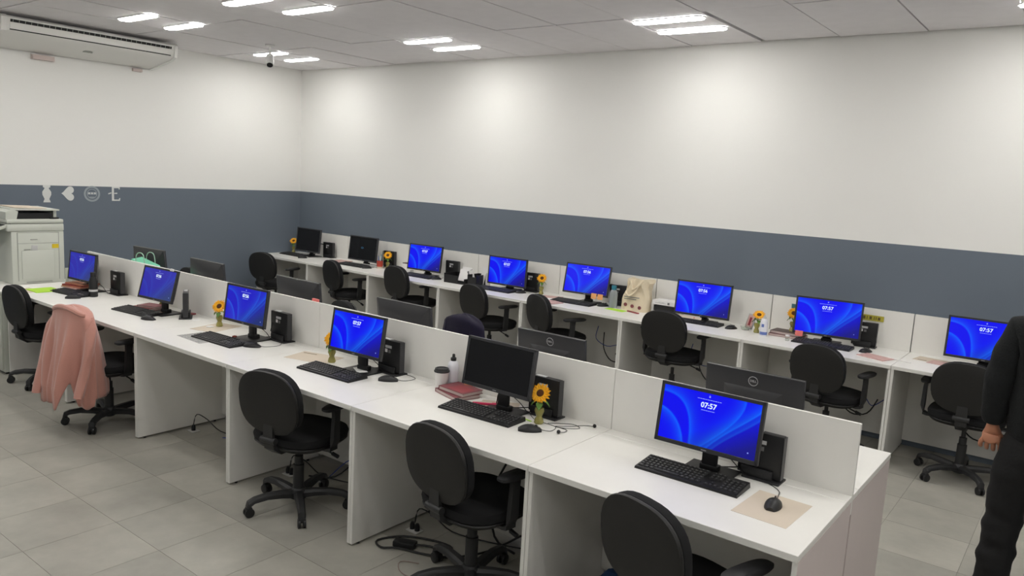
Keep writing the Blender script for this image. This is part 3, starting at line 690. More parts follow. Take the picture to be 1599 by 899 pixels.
# ================================================================ SUNFLOWERS
def flower(x, y, label, clear=False, ang=0, tilt=.55, hgt=.135, lean=0):
    t = thing('sunflower_vase', label, 'flower vase', (x, y, DZ), ang, 'sunflowers in small vases')
    prof = [(.020, 0), (.024, .006), (.020, .022), (.014, .036), (.019, .05), (.024, .062), (.021, .078), (.0175, .079), (.019, .062), (.011, .036), (.015, .012)]
    obj('vase', cm('vase', lambda: MB().lathe(prof, 20)), 'clearvase' if clear else 'vase', t)
    hz = hgt; hy = -.012
    obj('stem', MB().tube([(0, 0, .015), (0.002, 0, .07), (lean*.5, .006, hz-.03), (lean, .004, hz-.004)], .0028, 6), 'stem', t)
    Hm = Matrix.Translation((lean, hy+.01, hz)) @ Matrix.Rotation(PI/2-tilt, 4, 'X')
    def petals():
        m = MB(); rnd = random.Random(3)
        for ring, n_, L, lift in ((0, 16, .054, .004), (1, 16, .047, .010)):
            for k in range(n_):
                a = 2*PI*(k+.5*ring)/n_+rnd.uniform(-.06, .06); L_ = L*rnd.uniform(.9, 1.06); c, s = math.cos(a), math.sin(a)
                pts = [(.010, -.003, 0), (.010, .003, 0), (.025, .0068, lift*.5), (L_*.82, .0050, lift), (L_, 0, lift*.3), (L_*.82, -.0050, lift), (.025, -.0068, lift*.5), (.027, 0, lift*.2)]
                v = [(px*c-py*s, px*s+py*c, pz+.001*ring) for px, py, pz in pts]
                m.add(v, [(0, 1, 2, 7, 6), (7, 2, 3, 4), (7, 4, 5, 6)])
        return m
    p = obj('petals', cm('sunflower_petals', petals, False), 'petal', t); p.matrix_basis = Hm
    c_ = obj('seed_disc', cm('sunflower_disc', lambda: MB().lathe([(.002, -.004), (.017, -.002), (.0185, .004), (.013, .0075), (.004, .0065)], 18)), 'seed', t); c_.matrix_basis = Hm
    def lf():
        m = MB(); R_ = []
        for k in range(7):
            q = k/6; w_ = .017*math.sin(PI*min(.97, q*.9+.08)); z = .012*math.sin(q*PI)-.012*q
            R_.append([(q*.052, -w_, z+.004), (q*.052, 0, z), (q*.052, w_, z+.004), (q*.052, 0, z-.0012)])
        return m.loft(R_)
    for a, zz in ((.25, hz-.042), (PI-.2, hz-.046), (-1.3, hz-.050), (2.2, hz-.036)):
        l = obj('leaf', cm('sunflower_leaf', lf), 'leaf', t, (lean*.4, 0, zz), (0, .25, a))
    return t
flower(-1.385, .475, 'sunflower in tiny vase beside the switched-off monitor, front row', ang=.25, hgt=.150)
flower(-2.935, .485, 'sunflower half hidden by the left edge of the third front-row monitor', ang=.3, hgt=.145)
flower(-4.235, .54, 'sunflower vase on beige paper left of the monitor above the no-chair desk', ang=.5, hgt=.145)
flower(-5.145, .60, 'sunflower half hidden behind the leaned-back purplish monitor', ang=.5, hgt=.145, lean=-.01)
flower(-7.93, 3.90, 'sunflower nearest the room corner in the back row', ang=.6, tilt=.75, hgt=.155)
flower(-6.06, 3.86, 'sunflower right of the red pen holder', ang=.6, hgt=.16)
flower(-3.80, 3.86, 'sunflower in the middle of the back row, by a round mouse', ang=.4, hgt=.165)
flower(-1.53, 3.76, 'sunflower in clear glass behind the white spray bottle', True, ang=.3, tilt=.9, hgt=.15, lean=.01)
flower(-1.27, 3.85, 'sunflower in clear glass standing on the stacked books', True, ang=.3, hgt=.15).location.z = DZ+.0425

# ================================================================ PAPER, BOOKS, BOTTLES
def sheet(name, x, y, w_, d_, rz, m, label, cat='paper', th=.0012, z=DZ, group=None):
    o = obj(name, MB().box(-w_/2, w_/2, -d_/2, d_/2, 0, th).mesh(name), m, None, (x, y, z), (0, 0, rz)); return tag(o, label, cat, group)
sheet('paper_sheet', -.197, .315, .205, .27, -.04, 'paper', 'beige paper under the mouse at the nearest desk')
t = thing('paper_sheet', 'beige paper with dark strip under the third sunflower vase, front row', 'paper', (-3.09, .475, DZ), .25)
obj('sheet', MB().box(-.15, .15, -.10, .10, 0, .0012), 'paper', t); obj('printed_strip', MB().box(-.13, -.03, .06, .07, .0013, .0016), 'ink', t)
sheet('paper_sheet', -4.21, .50, .21, .28, .25, 'paper', 'beige paper under the sunflower vase at the no-chair desk')
sheet('paper_sheet', -1.74, .50, .21, .15, .9, 'paper', 'beige paper under the pink pen')
sheet('paper_sheet', -1.69, .55, .20, .15, .5, 'paper', 'beige paper sticking out behind the pink pen', z=DZ+.0014)
t = thing('newspaper', 'grey printed newspaper under a front-row keyboard', 'newspaper', (-3.98, .245, DZ), -.05)
obj('page', MB().box(-.15, .15, -.085, .085, 0, .0015), 'news', t)
mb = MB(); rnd = random.Random(5)
for r_ in range(9):
    for c_ in range(4): mb.box(-.14+c_*.07, -.14+c_*.07+rnd.uniform(.035, .062), -.075+r_*.017, -.070+r_*.017, .0016, .0018)
o = obj('printed_lines', mb, 'sticker2', t)
sheet('paper_scrap', -2.66, .47, .12, .06, -.5, 'wpaper', 'white paper slip on monitor base, third front-row desk', z=DZ+.0092)
sheet('paper_scrap', -2.52, .47, .05, .03, .7, 'wpaper', 'tiny white scrap beside the third front-row monitor base')
sheet('paper_scrap', -1.67, .405, .10, .05, -.5, 'wpaper', 'white paper slip behind the keyboard of the switched-off monitor', z=DZ+.0092, th=.002)
sheet('sticky_note', -1.45, .475, .05, .012, -.2, 'lime', 'thin yellow-green note strip right of the second keyboard', 'note')
t = thing('newspaper', 'pinkish flyer and beige sheet on the rightmost back-row desk', 'paper', (-.21, 3.80, DZ), -.15)
obj('sheet', MB().box(-.14, .10, -.06, .11, 0, .001), 'paper', t); obj('flyer', MB().box(-.03, .15, -.10, .05, .0011, .003), 'pinkmag', t); obj('dark_heading', MB().box(-.11, -.05, -.035, -.025, .0011, .0016), 'ink', t)
sheet('flyer', -.57, 3.575, .21, .14, -.35, 'pinkmag', 'crumpled pink flyer right of the keyboard under the coral note', th=.006)
tag(obj('pen', MB().tube([(-.09, .03, .005), (.09, -.03, .005)], .004, 8), 'cup', None, (-.42, 3.60, DZ)), 'white pen lying across the seam of two back-row desks', 'pen')
# books on the switched-off monitor's desk
def book(x, y, z, w_, d_, h_, rz, cover, label, group=None):
    t = thing('book', label, 'book', (x, y, z), rz, group)
    obj('cover', MB().box(-w_/2, w_/2, -d_/2, d_/2, 0, .0022).box(-w_/2, w_/2, -d_/2, d_/2, h_-.0022, h_).box(-w_/2, -w_/2+.003, -d_/2, d_/2, 0, h_), cover, t)
    obj('pages', MB().box(-w_/2+.003, w_/2-.003, -d_/2+.003, d_/2-.003, .0022, h_-.0022), 'pages', t)
    return t
book(-1.97, .54, DZ, .21, .15, .020, -.30, 'maroon', 'lower maroon notebook beside the paper cup')
b_ = book(-1.955, .55, DZ+.0202, .20, .14, .020, -.14, 'maroon', 'upper notebook with a red cover panel beside the paper cup')
obj('cover_panel', MB().box(-.04, .08, -.06, .03, .0201, .0206), 'redcover', b_)
t = thing('pen', 'bright pink pen lying on beige papers', 'pen', (-1.745, .505, DZ+.009), .55)
obj('barrel', MB().tube([(-.065, 0, 0), (.04, 0, 0)], .0065, 8), 'hotpink', t); obj('cap', MB().tube([(.035, 0, 0), (.075, 0, 0)], .0075, 8), 'hotpink', t); obj('clip', MB().box(.035, .07, -.0015, .0015, .007, .009), 'hotpink', t)
t = thing('coffee_cup', 'white takeaway paper cup with black lid', 'cup', (-2.10, .555, DZ))
obj('cup_body', MB().lathe([(.029, 0), (.030, .003), (.040, .100)], 24), 'cup', t); obj('lid', MB().lathe([(.0425, .098), (.043, .104), (.039, .108), (.037, .118), (.030, .119), (.028, .115)], 24), 'black', t)
t = thing('bottle', 'slim white bottle with black sports cap behind the paper cup', 'bottle', (-2.075, .618, DZ))
obj('bottle_body', MB().lathe([(.029, 0), (.031, .005), (.031, .125), (.024, .148), (.014, .155)], 24), 'wbottle', t); obj('cap', MB().lathe([(.015, .152), (.016, .170), (.008, .176), (.008, .188), (.005, .192)], 16), 'black', t)
t = thing('bottle', 'small clear and peach bottle between white bottle and dark monitor', 'bottle', (-1.975, .635, DZ))
obj('bottle_body', MB().lathe([(.024, 0), (.026, .06), (.022, .085), (.010, .12), (.010, .13)], 20), 'bottle', t); obj('content', MB().lathe([(.0245, .012), (.0265, .058)], 20), 'peach', t)
# earphones
t = thing('earphones', 'tangled black earphones right of the front sunflower', 'earphones', (-1.25, .52, DZ))
obj('cord', MB().tube([(-.10, -.02, .004), (-.05, .03, .003), (.0, .06, .003), (.05, .03, .003), (.0, -.02, .003), (-.05, -.03, .003), (.01, .02, .006), (.04, .08, .004), (.085, .10, .006)], .0016, 5).tube([(-.04, -.03, .003), (.02, -.035, .003), (.03, -.07, .003), (.02, -.095, .006)], .0016, 5), 'cable', t)
for p in ((.09, .10, .009), (.018, -.10, .009)): obj('earbud', cm('earbud', lambda: MB().lathe([(.004, -.008), (.009, -.003), (.009, .003), (.005, .009)], 12)), 'black', t, p, (PI/2, 0, .5))
# sweet on the base of the no-chair monitor
t = thing('sweet', 'small brown sweet on the monitor base above the no-chair desk', 'sweet', (-3.82, .395, DZ+.0105)); obj('sweet_body', MB().lathe([(.004, 0), (.016, .004), (.016, .010), (.006, .014)], 14), 'candy', t)
t = thing('coaster', 'small round white coaster between purplish monitor and the sunflower', 'coaster', (-4.52, .52, DZ)); obj('disc', MB().lathe([(.032, 0), (.033, .004)], 24), 'wpaper', t)
t = thing('coaster', 'small round white coaster in front of the no-chair desk sunflower', 'coaster', (-4.25, .475, DZ+.0015)); obj('disc', MB().lathe([(.024, 0), (.025, .004)], 24), 'wpaper', t)
# copier-end desk
sheet('paper_sheet', -6.36, .22, .22, .20, .0, 'lime', 'lime green paper at the left end of the front row', th=.006)
sheet('paper_sheet', -6.42, .17, .24, .16, .2, 'paper', 'beige paper beneath the lime green paper', z=DZ, th=.001).location.y = .12
tm_ = [(.0, 'pinkmag'), (.010, 'orange'), (.020, 'redcover'), (.030, 'orange')]
for i, (dz_, mm) in enumerate(tm_):
    sheet('magazine', -6.24+.012*(i % 2), .445+.01*i, .23, .17, .25+.12*((i*7) % 3-1), mm, ['lowest pink magazine of the pile over the left-end keyboard', 'second magazine from the bottom of the left-end pile', 'second magazine from the top of the left-end pile', 'topmost orange magazine of the left-end pile'][i], 'magazine', .0095, DZ+.024+dz_)
t = thing('flask', 'black flask with white print beside the left-end monitor', 'bottle', (-5.86, .40, DZ))
obj('flask_body', MB().lathe([(.030, 0), (.033, .004), (.033, .12), (.026, .150), (.020, .165)], 24), 'black', t); obj('cap', MB().lathe([(.021, .165), (.021, .198), (.018, .202)], 20), 'black', t); obj('white_print', MB().lathe([(.0335, .045), (.0335, .062)], 24, cap=False), 'sticker', t)
t = thing('note_block', 'small white note block at the foot of the black flask', 'note block', (-5.925, .345, DZ), .2); obj('block', MB().box(-.035, .035, -.02, .02, 0, .018, .001), 'paper', t)
t = thing('cable_box', 'slim white plastic box standing between copier and left-end monitor', 'box', (-6.50, .50, DZ), .2)
obj('box_body', MB().box(-.045, -.035, -.03, .03, 0, .155).box(.035, .045, -.03, .03, 0, .155).box(-.045, .045, -.03, .03, 0, .006).box(-.045, .045, .024, .03, 0, .155), 'copier', t); obj('box_panel', MB().box(-.034, .034, -.01, .02, .007, .135), 'sticker', t)
t = thing('speaker', 'black box behind the left edge of the left-end monitor', 'speaker', (-6.36, .60, DZ)); obj('speaker_body', MB().box(-.05, .05, -.04, .04, 0, .20, .005), 'black', t); obj('speaker_cloth', MB().box(-.042, .042, -.0415, -.0405, .01, .19), 'fabric', t)
# red books under the purplish monitor
book(-5.13, .495, DZ, .20, .14, .018, .1, 'redcover', 'lower red book left of the purplish monitor stand')
book(-5.10, .50, DZ+.0182, .18, .12, .014, .3, 'maroon', 'upper brownish book left of the purplish monitor stand')
sheet('magazine', -4.76, .60, .10, .06, .3, 'redcover', 'dark red booklet right of the purplish monitor stand', 'magazine', .01)
# mint bag behind the partition
t = thing('paper_bag', 'mint green paper bag with cord handles behind the partition', 'bag', (-5.77, .795, DZ), -.03)
obj('bag_body', MB().loft([[(sx*.20, sy*.055, 0) for sx, sy in ((-1, -1), (1, -1), (1, 1), (-1, 1))], [(sx*.205, sy*.055, .20) for sx, sy in ((-1, -1), (1, -1), (1, 1), (-1, 1))], [(-.17, -.045, .285), (.15, -.045, .250), (.15, .045, .262), (-.17, .045, .300)]], cap=True), 'green', t)
for y_ in (-.045, .045): obj('handle', MB().tube([(-.09, y_, .27), (-.075, y_, .33), (-.02, y_, .355), (.05, y_, .34), (.075, y_, .25)], .004, 6), 'rope', t)
note(-3.985, .7, 1.03, (0, 0, 0), 'postit', .01, .01, 'x') if False else None
t = thing('sticky_note', 'pink note peeking over the partition behind the third front-row monitor', 'sticky note', (-3.36, .685, 1.032)); obj('note_leaf', MB().box(-.03, .03, 0, .012, -.02, .016), 'postit', t)

# back row items
t = thing('paper_stack', 'small papers below the corner-most back-row monitor', 'paper', (-7.62, 3.80, DZ), .1)
obj('sheet', MB().box(-.10, .08, -.05, .06, .0, .012), 'pinkmag', t); obj('top_sheet', MB().box(-.08, .10, -.03, .06, .0125, .02), 'wpaper', t)
sheet('magazine', -6.84, 3.80, .20, .22, .2, 'pinkmag', 'pink magazine left of the faint-logo monitor', 'magazine', .008)
sheet('card', -6.28, 3.80, .30, .03, 0, 'wpaper', 'white card strip under the faint-logo monitor', 'card', .012, DZ+.0095)
t = thing('pen_holder', 'red pen holder with pens in the back row', 'pen holder', (-6.13, 3.80, DZ))
obj('holder_body', MB().lathe([(.036, 0), (.038, .09), (.034, .09), (.033, .008)], 20), 'redcup', t); obj('holder_foot', MB().lathe([(.037, 0), (.037, .02)], 20), 'paper', t)
for i, (dx, dy, mm, h_) in enumerate(((-.018, 0, 'leaf', .15), (.004, .01, 'teal', .165), (.016, -.008, 'wbottle', .15), (-.006, -.012, 'bluepr', .145), (.02, .012, 'black', .21))):
    p_ = thing('pen', ['green', 'teal', 'white', 'blue', 'tall black'][i]+' pen standing in the red pen holder', 'pen', (-6.13+dx, 3.80+dy, DZ+.012), 0, 'pens in the red holder'); obj('barrel', MB().tube([(0, 0, 0), (dx*.5, dy*.5, h_-.012)], .0042, 6), mm, p_)
sheet('card', -5.72, 3.88, .10, .06, 0, 'wpaper', 'small white card left of leftmost lit back-row monitor', 'card', .03)
t = thing('box', 'small white box with a dark top left of the leftmost lit back-row monitor', 'box', (-5.80, 3.93, DZ)); obj('box_body', MB().box(-.05, .05, -.04, .04, 0, .085, .002), 'cup', t); obj('dark_top', MB().box(-.045, .045, -.035, .035, .0855, .095), 'brown', t)
# document trays
t = thing('document_tray', 'wide black document tray with papers, left of the pair', 'tray', (-4.80, 3.74, DZ), .05)
obj('tray_body', MB().box(-.14, .14, -.10, .12, 0, .006).box(-.14, -.134, -.10, .12, 0, .10).box(.134, .14, -.10, .12, 0, .06).box(-.14, .14, .114, .12, 0, .10).box(-.14, .05, -.10, -.094, 0, .085), 'black', t)
t = thing('paper_stack', 'white letter leaning in the black document tray', 'paper', (-4.72, 3.70, DZ+.01), .05)
obj('sheet', MB().box(-.075, .075, -.001, .001, .02, .15, 0, Matrix.Rotation(-.35, 4, 'X')), 'wpaper', t)
obj('back_sheet', MB().box(-.05, .07, -.001, .001, .03, .17, 0, Matrix.Translation((0, .03, 0)) @ Matrix.Rotation(-.15, 4, 'X')), 'wpaper', t)
t = thing('magazine_file', 'upright black magazine file stuffed with papers', 'file', (-4.55, 3.74, DZ), .05)
obj('file_body', MB().box(-.06, .06, -.10, .10, 0, .005).box(-.06, -.055, -.10, .10, 0, .12).box(.055, .06, -.10, .10, 0, .12).box(-.06, .06, .095, .10, 0, .12).box(-.06, .06, -.10, -.095, 0, .10), 'black', t)
obj('sticking_sheet', MB().box(-.03, .03, -.001, .001, .01, .21, 0, Matrix.Translation((.03, .02, 0)) @ Matrix.Rotation(.25, 4, 'Y')), 'wpaper', t); obj('dark_leaflet', MB().box(-.045, .03, -.001, .001, .02, .17, 0, Matrix.Translation((-.03, 0, 0)) @ Matrix.Rotation(-.45, 4, 'Y')), 'sticker2', t); obj('pale_leaflet', MB().box(-.03, .03, -.001, .001, .02, .165, 0, Matrix.Translation((-.03, -.02, 0)) @ Matrix.Rotation(-.3, 4, 'Y')), 'wpaper', t); obj('green_tab', MB().box(.03, .045, .04, .05, .08, .15), 'leaf', t)
t = thing('plastic_cup', 'white plastic cup between magazine file and lit monitor', 'cup', (-4.46, 3.80, DZ)); obj('cup_body', MB().lathe([(.024, 0), (.03, .13), (.028, .13), (.022, .004)], 18), 'cup', t)
# middle
sheet('magazine', -3.68, 3.80, .20, .14, .4, 'pinkmag', 'pinkish magazine under the middle sunflower vase', 'magazine', .004).location.x = -3.62
sheet('paper_sheet', -3.60, 3.62, .25, .20, .5, 'wpaper', 'white printed sheet left of the keyboard under the orange notes', 'paper', .001)
sheet('magazine', -3.44, 3.53, .18, .15, -.3, 'pinkmag', 'red and grey magazine at the desk edge under the orange notes', 'magazine', .006, DZ+.0012)
for dx, nm_ in ((.105, 'left'), (.175, 'right')):
    o_ = obj('sticky_note', MB().box(-.028, .028, -.0006, .0006, -.026, .026).mesh('sticky_note'), 'postit2', None, (-3.22+dx, 3.79+.02-.055, .826), (-.2, 0, .067)); tag(o_, nm_+' one of two orange notes below a back-row monitor', 'sticky note')
def bottleW(x, y, label, cap):
    t = thing('water_bottle', label, 'bottle', (x, y, DZ)); obj('bottle_body', MB().lathe([(.036, 0), (.039, .008), (.039, .125), (.034, .150), (.022, .168), (.020, .172)], 24), 'bottle', t)
    obj('cap', MB().lathe([(.023, .170), (.024, .205), (.020, .209)], 20), cap, t); obj('neck_ring', MB().lathe([(.024, .164), (.024, .168)], 20), 'bottle', t); return t
bottleW(-2.925, 3.80, 'clear water bottle with teal-blue cap left of the canvas bag', 'teal')
t = thing('tote_bag', 'cream canvas tote bag with three red round prints, crumpled top', 'bag', (-2.71, 3.85, DZ), .1)
rings = []
for k in range(15):
    q = k/14; w_ = .135-.012*q+.02*math.sin(q*6)*q; d_ = .075-.035*q; n_ = 40; ring = []
    for j, (px, py) in enumerate(sup(w_, d_, 3.4, n_)):
        cr = .018*q*math.sin(j*1.1+q*9)+.012*q*math.sin(j*.5-q*5)
        ring.append((px+cr*.6+.03*q*q, py+cr+.02*q, q*.285+(.02*math.sin(j*.45+1)*q*q)))
    rings.append(ring)
obj('bag_body', MB().loft(rings), 'cream', t)
obj('strap', MB().tube([(-.05, -.04, .27), (-.02, -.062, .20), (.03, -.06, .235), (.07, -.03, .285), (.10, 0, .24)], .010, 6), 'cream', t); obj('strap', MB().tube([(-.09, -.05, .16), (-.04, -.075, .14), (.02, -.06, .20), (.03, -.03, .28)], .009, 6), 'cream', t)
for i in range(3): obj('round_print', cm('round_print', lambda: MB().lathe([(.017, 0), (.017, .0015)], 16)), ['maroon', 'red', 'redcover'][i], t, (-.075+i*.07, -.0775+abs(i-1)*.006, .055-.008*i), (PI/2, 0, 0))
for i in range(2): obj('printed_line', MB().box(-.09, .06-.03*i, -.0765, -.0755, .125-.018*i, .133-.018*i), 'sticker2', t)
sheet('leaflet', -2.83, 3.70, .20, .09, -.1, 'lime', 'yellow-green leaflet in front of the canvas bag', 'leaflet', .003)
sheet('leaflet', -2.66, 3.71, .14, .02, -.3, 'redcover', 'dark red pen case in front of the canvas bag', 'pen case', .01)
t = thing('paper_box', 'white open box of papers between canvas bag and lit monitor', 'box', (-2.42, 3.92, DZ), .04)
obj('box_body', MB().box(-.12, .12, -.08, .08, 0, .008).box(-.12, -.114, -.08, .08, 0, .13).box(.114, .12, -.08, .08, 0, .13).box(-.12, .12, .074, .08, 0, .13), 'cup', t); obj('dark_slot', MB().box(-.11, .09, -.06, .06, .03, .08), 'black', t)
obj('paper_pile', MB().box(-.115, .115, -.085, .07, .09, .125), 'wpaper', t); obj('scribbles', MB().box(-.09, .02, -.0857, -.0852, .105, .107).box(.03, .05, -.0857, -.0852, .098, .118).box(-.06, .0, -.0857, -.0852, .112, .1135), 'sticker2', t)
tag(obj('card', MB().box(-.12, .12, -.0012, .0012, -.011, .011).mesh('card'), 'paper', None, (-2.12, 3.71, .785), (-.35, 0, .04)), 'cream card strip leaning below the monitor right of the bag', 'card')
obj('red_dot', MB().box(.05, .06, -.0018, -.0012, -.004, .004).mesh('red_dot'), 'red', C.objects[-1] if False else [o for o in C.objects if o.get('label', '').startswith('cream card strip')][0])
t = thing('photo_frame', 'slanted small photo frame behind the second right sunflower', 'frame', (-1.64, 3.87, DZ), -.5)
mx = Matrix.Rotation(-.3, 4, 'X')
obj('frame_rim', MB().box(-.045, .045, -.004, .004, 0, .13, .002, mx), 'steel', t); obj('picture', MB().box(-.034, .034, -.0055, -.0045, .012, .118, 0, mx), 'pinkmag', t); obj('picture_figure', MB().box(-.014, .012, -.0065, -.0056, .03, .10, 0, mx), 'redcover', t)
t = thing('glass_dish', 'low clear glass dish in front of the photo frame', 'dish', (-1.64, 3.80, DZ)); obj('dish_body', MB().lathe([(.03, 0), (.042, .03), (.039, .03), (.028, .004)], 20), 'clearvase', t)
t = thing('spray_bottle', 'white spray bottle with blue pattern in the back row', 'bottle', (-1.44, 3.67, DZ))
obj('bottle_body', MB().lathe([(.027, 0), (.029, .004), (.029, .115), (.022, .135), (.012, .142)], 24), 'wbottle', t); obj('nozzle', MB().lathe([(.013, .140), (.013, .155), (.007, .158), (.007, .168)], 14), 'sticker', t); obj('blue_pattern', MB().lathe([(.0295, .012), (.0295, .036)], 24, cap=False), 'bluepr', t); obj('blue_emblem', MB().box(-.01, .01, -.0305, -.0285, .075, .10), 'bluepr', t)
book(-1.29, 3.83, DZ, .27, .16, .020, .02, 'maroon', 'lower red-brown book left of the coral-note monitor')
book(-1.29, 3.835, DZ+.0202, .25, .15, .022, -.03, 'brown', 'upper dark book under the sunflower, left of the coral-note monitor')
t = thing('small_jar', 'tiny clear jar left of the coral-note keyboard', 'jar', (-1.235, 3.64, DZ)); obj('jar_body', MB().lathe([(.016, 0), (.017, .035)], 16), 'clearvase', t); obj('jar_lid', MB().lathe([(.017, .035), (.017, .045)], 16), 'cup', t)
o_ = obj('sticky_note', MB().box(-.029, .029, -.0006, .0006, -.022, .022).mesh('sticky_note'), 'postit', None, (-1.175, 3.722, .80), (-.1, 0, .129)); tag(o_, 'coral note hanging at the lower left corner of a back-row monitor', 'sticky note')
t = thing('sticky_note', 'teal note on the partition left of the coral-note monitor', 'sticky note', (-1.315, 4.0185, .965)); obj('note_leaf', MB().box(-.03, .03, -.001, .001, -.02, .02), 'stickteal', t)
t = thing('wall_label', 'yellow lettered label on the partition above a small pc', 'label', (-.715, 4.0185, .962)); obj('label_strip', MB().box(-.085, .085, -.001, .001, -.022, .022), 'olive', t)
o_ = obj('letters', text_mesh('TELMORI', .034, .0005), 'ink', t, (0, -.0014, 0), (PI/2, 0, 0)) if False else obj('lettering', MB().box(-.07, -.05, -.0018, -.0012, -.012, .012).box(-.04, -.034, -.0018, -.0012, -.012, .012).box(-.02, -.002, -.0018, -.0012, -.012, .012).box(.012, .018, -.0018, -.0012, -.012, .012).box(.026, .032, -.0018, -.0012, -.01, .012).box(.042, .060, -.0018, -.0012, -.012, .01), 'ink', t)
t = thing('tag', 'white tag on the top right corner of the purplish monitor', 'tag', (-4.73, .462, 1.089), .064); obj('tag_leaf', MB().box(-.018, .018, -.006, .006, -.008, .008), 'wpaper', t)

# ================================================================ CABLES AND SOCKETS
def cable(pts, label, m='cable', r=.0035, z0=0, grp=None, name='power_cable'):
    return tag(obj(name, MB().tube(pts, r, 6), m), label, 'cable', grp)
for i, (x, y, l) in enumerate(((-4.29, .36, 'floor socket with black plug under the no-chair desk'), (-3.18, .36, 'floor socket with black plugs under the third front-row desk'), (-2.09, .36, 'floor socket with black plugs under the second front-row desk'))):
    t = thing('floor_socket', l, 'socket', (x+.02, y, 0)); obj('plate', MB().box(-.04, .04, -.03, .03, 0, .006, .002), 'socket', t)
    for dx in ((-.018, .018) if i else (0,)): obj('plug', MB().lathe([(.014, 0), (.014, .025), (.008, .04)], 12, Matrix.Translation((dx, 0, .006))), 'black', t)
    cable([(x+.02, y, .045), (x+.03, y+.02, .12), (x+.10, y+.06, .09), (x+.20, y+.10, .02), (x+.40, y+.16, .01), (x+.62, y+.24, .012)], 'black cable looping from the floor socket, '+['under the no-chair desk', 'under the third front-row desk', 'under the second front-row desk'][i])
t = thing('power_strip', 'black power brick in a tangle of cables under the second desk', 'power adapter', (-1.98, .20, 0), .4); obj('brick', MB().box(-.06, .06, -.028, .028, 0, .032, .008), 'black', t)
cable([(-1.93, .22, .02), (-1.85, .28, .01), (-1.75, .24, .008), (-1.78, .34, .01), (-1.9, .33, .012), (-2.05, .26, .01), (-2.12, .14, .008), (-2.05, .10, .008), (-1.98, .15, .01), (-1.83, .2, .01), (-1.70, .26, .02), (-1.60, .42, .03), (-1.5, .55, .1)], 'thick tangled black cables under the second front-row desk', r=.0055)
cable([(-1.80, .12, .004), (-1.88, .07, .004), (-1.80, .0, .004), (-1.68, .02, .004), (-1.66, .12, .004), (-1.60, .2, .004)], 'thin brownish loop of cable on the floor tiles', 'greycable', .0025)
cable([(-3.05, .42, .006), (-2.9, .50, .02), (-2.75, .56, .16), (-2.6, .52, .20), (-2.5, .50, .10), (-2.42, .56, .16), (-2.36, .60, .5)], 'black cables hanging behind the third front-row chair', r=.005)
cable([(-2.95, .50, .006), (-2.8, .55, .15), (-2.6, .54, .16), (-2.45, .55, .13)], 'blue cable hanging behind the third front-row chair', 'bluecable', .003)
cable([(-4.0, .42, .006), (-3.85, .5, .008), (-3.6, .56, .010), (-3.4, .6, .012)], 'blue cable on the floor under the no-chair desk', 'bluecable', .003)
cable([(-1.55, .58, .72), (-1.60, .55, .5), (-1.66, .50, .3), (-1.62, .48, .08), (-1.5, .5, .02)], 'black cable dropping behind the second front-row seat', r=.006)
for i, (x, l) in enumerate(((.1, 'under the rightmost back-row desk'), (-.75, 'under the coral-note desk'), (-1.95, 'under the desk right of the canvas bag'), (-2.95, 'under the orange-notes desk'), (-3.85, 'under the document-tray desk'), (-6.3, 'under the second desk from the room corner'))):
    cable([(x-.15, 3.98, .45), (x-.12, 3.94, .30), (x-.02, 3.92, .20), (x+.10, 3.93, .22), (x+.16, 3.96, .34)], 'black cable loop hanging '+l, r=.005)
    cable([(x-.22, 3.98, .50), (x-.22, 3.95, .38), (x-.08, 3.93, .33), (x+.05, 3.94, .36), (x+.12, 3.96, .28), (x+.20, 3.98, .34)], 'thin blue cable loop hanging '+l, 'bluecable', .0035)
cable([(-2.72, 3.98, .70), (-2.75, 3.94, .55), (-2.83, 3.9, .38), (-2.9, 3.88, .28)], 'thick black conduit dropping under the orange-notes desk', r=.009)
# cords behind front-row monitors
for x, l in ((-.44, 'nearest lit monitor'), (-1.55, 'switched-off monitor'), (-2.60, 'third front-row monitor'), (-3.68, 'monitor above the no-chair desk'), (-6.0, 'left-end monitor')):
    cable([(x-.02, .50, .83), (x+.0, .54, .79), (x+.05, .55, .748), (x+.10, .57, .75), (x+.14, .60, .80)], 'thin black cord between pc and the '+l, r=.0022)
    cable([(x-.10, .49, .84), (x-.115, .50, .79), (x-.13, .53, .752), (x-.06, .575, .745), (x+.02, .60, .76)], 'black cord hanging under the '+l, r=.0028)
cable([(-3.66, .56, .80), (-3.67, .585, .86), (-3.68, .60, .89), (-3.70, .61, .82)], 'black cables bowing from the pc above the no-chair desk', r=.003)
cable([(-7.33, 3.93, .90), (-7.40, 3.92, .90), (-7.45, 3.90, .83), (-7.48, 3.90, .76)], 'thick black cable arching from the corner-most pc', r=.006)

# ================================================================ COPIER AND CABINET
t = thing('cabinet', 'low white cabinet under the copier at the left edge', 'cabinet', (-7.03, .33, 0))
obj('carcass', MB().box(-.44, .44, -.345, .33, .02, .70), 'copier', t); obj('top', MB().box(-.45, .45, -.355, .34, .70, .72, .002), 'white', t)
obj('door', MB().box(-.43, -.005, -.362, -.346, .04, .69, .002), 'copier', t); obj('door', MB().box(.005, .43, -.362, -.346, .04, .69, .002), 'copier', t); obj('plinth', MB().box(-.42, .42, -.33, .31, 0, .02), 'black', t)
t = thing('copier', 'large off-white office copier at the left edge', 'copier', (-7.14, .385, .721))
hx, hy = .26, .215
obj('body', MB().box(-hx, hx, -hy, hy, 0, .47, .008), 'copier', t)
obj('upper_band', MB().box(-hx-.004, hx+.004, -hy-.03, hy+.002, .47, .535, .010), 'copier', t)
obj('seam', MB().box(-hx, hx, -hy, hy-.004, .535, .541), 'copier2', t)
obj('scanner_bed', MB().box(-hx, hx+.002, -hy-.03, hy, .541, .575, .008), 'copier', t)
obj('side_door', MB().box(hx, hx+.006, -hy+.05, hy-.05, .03, .455, .003).box(hx+.006, hx+.012, -hy+.075, hy-.09, .045, .30, .004), 'copier', t)
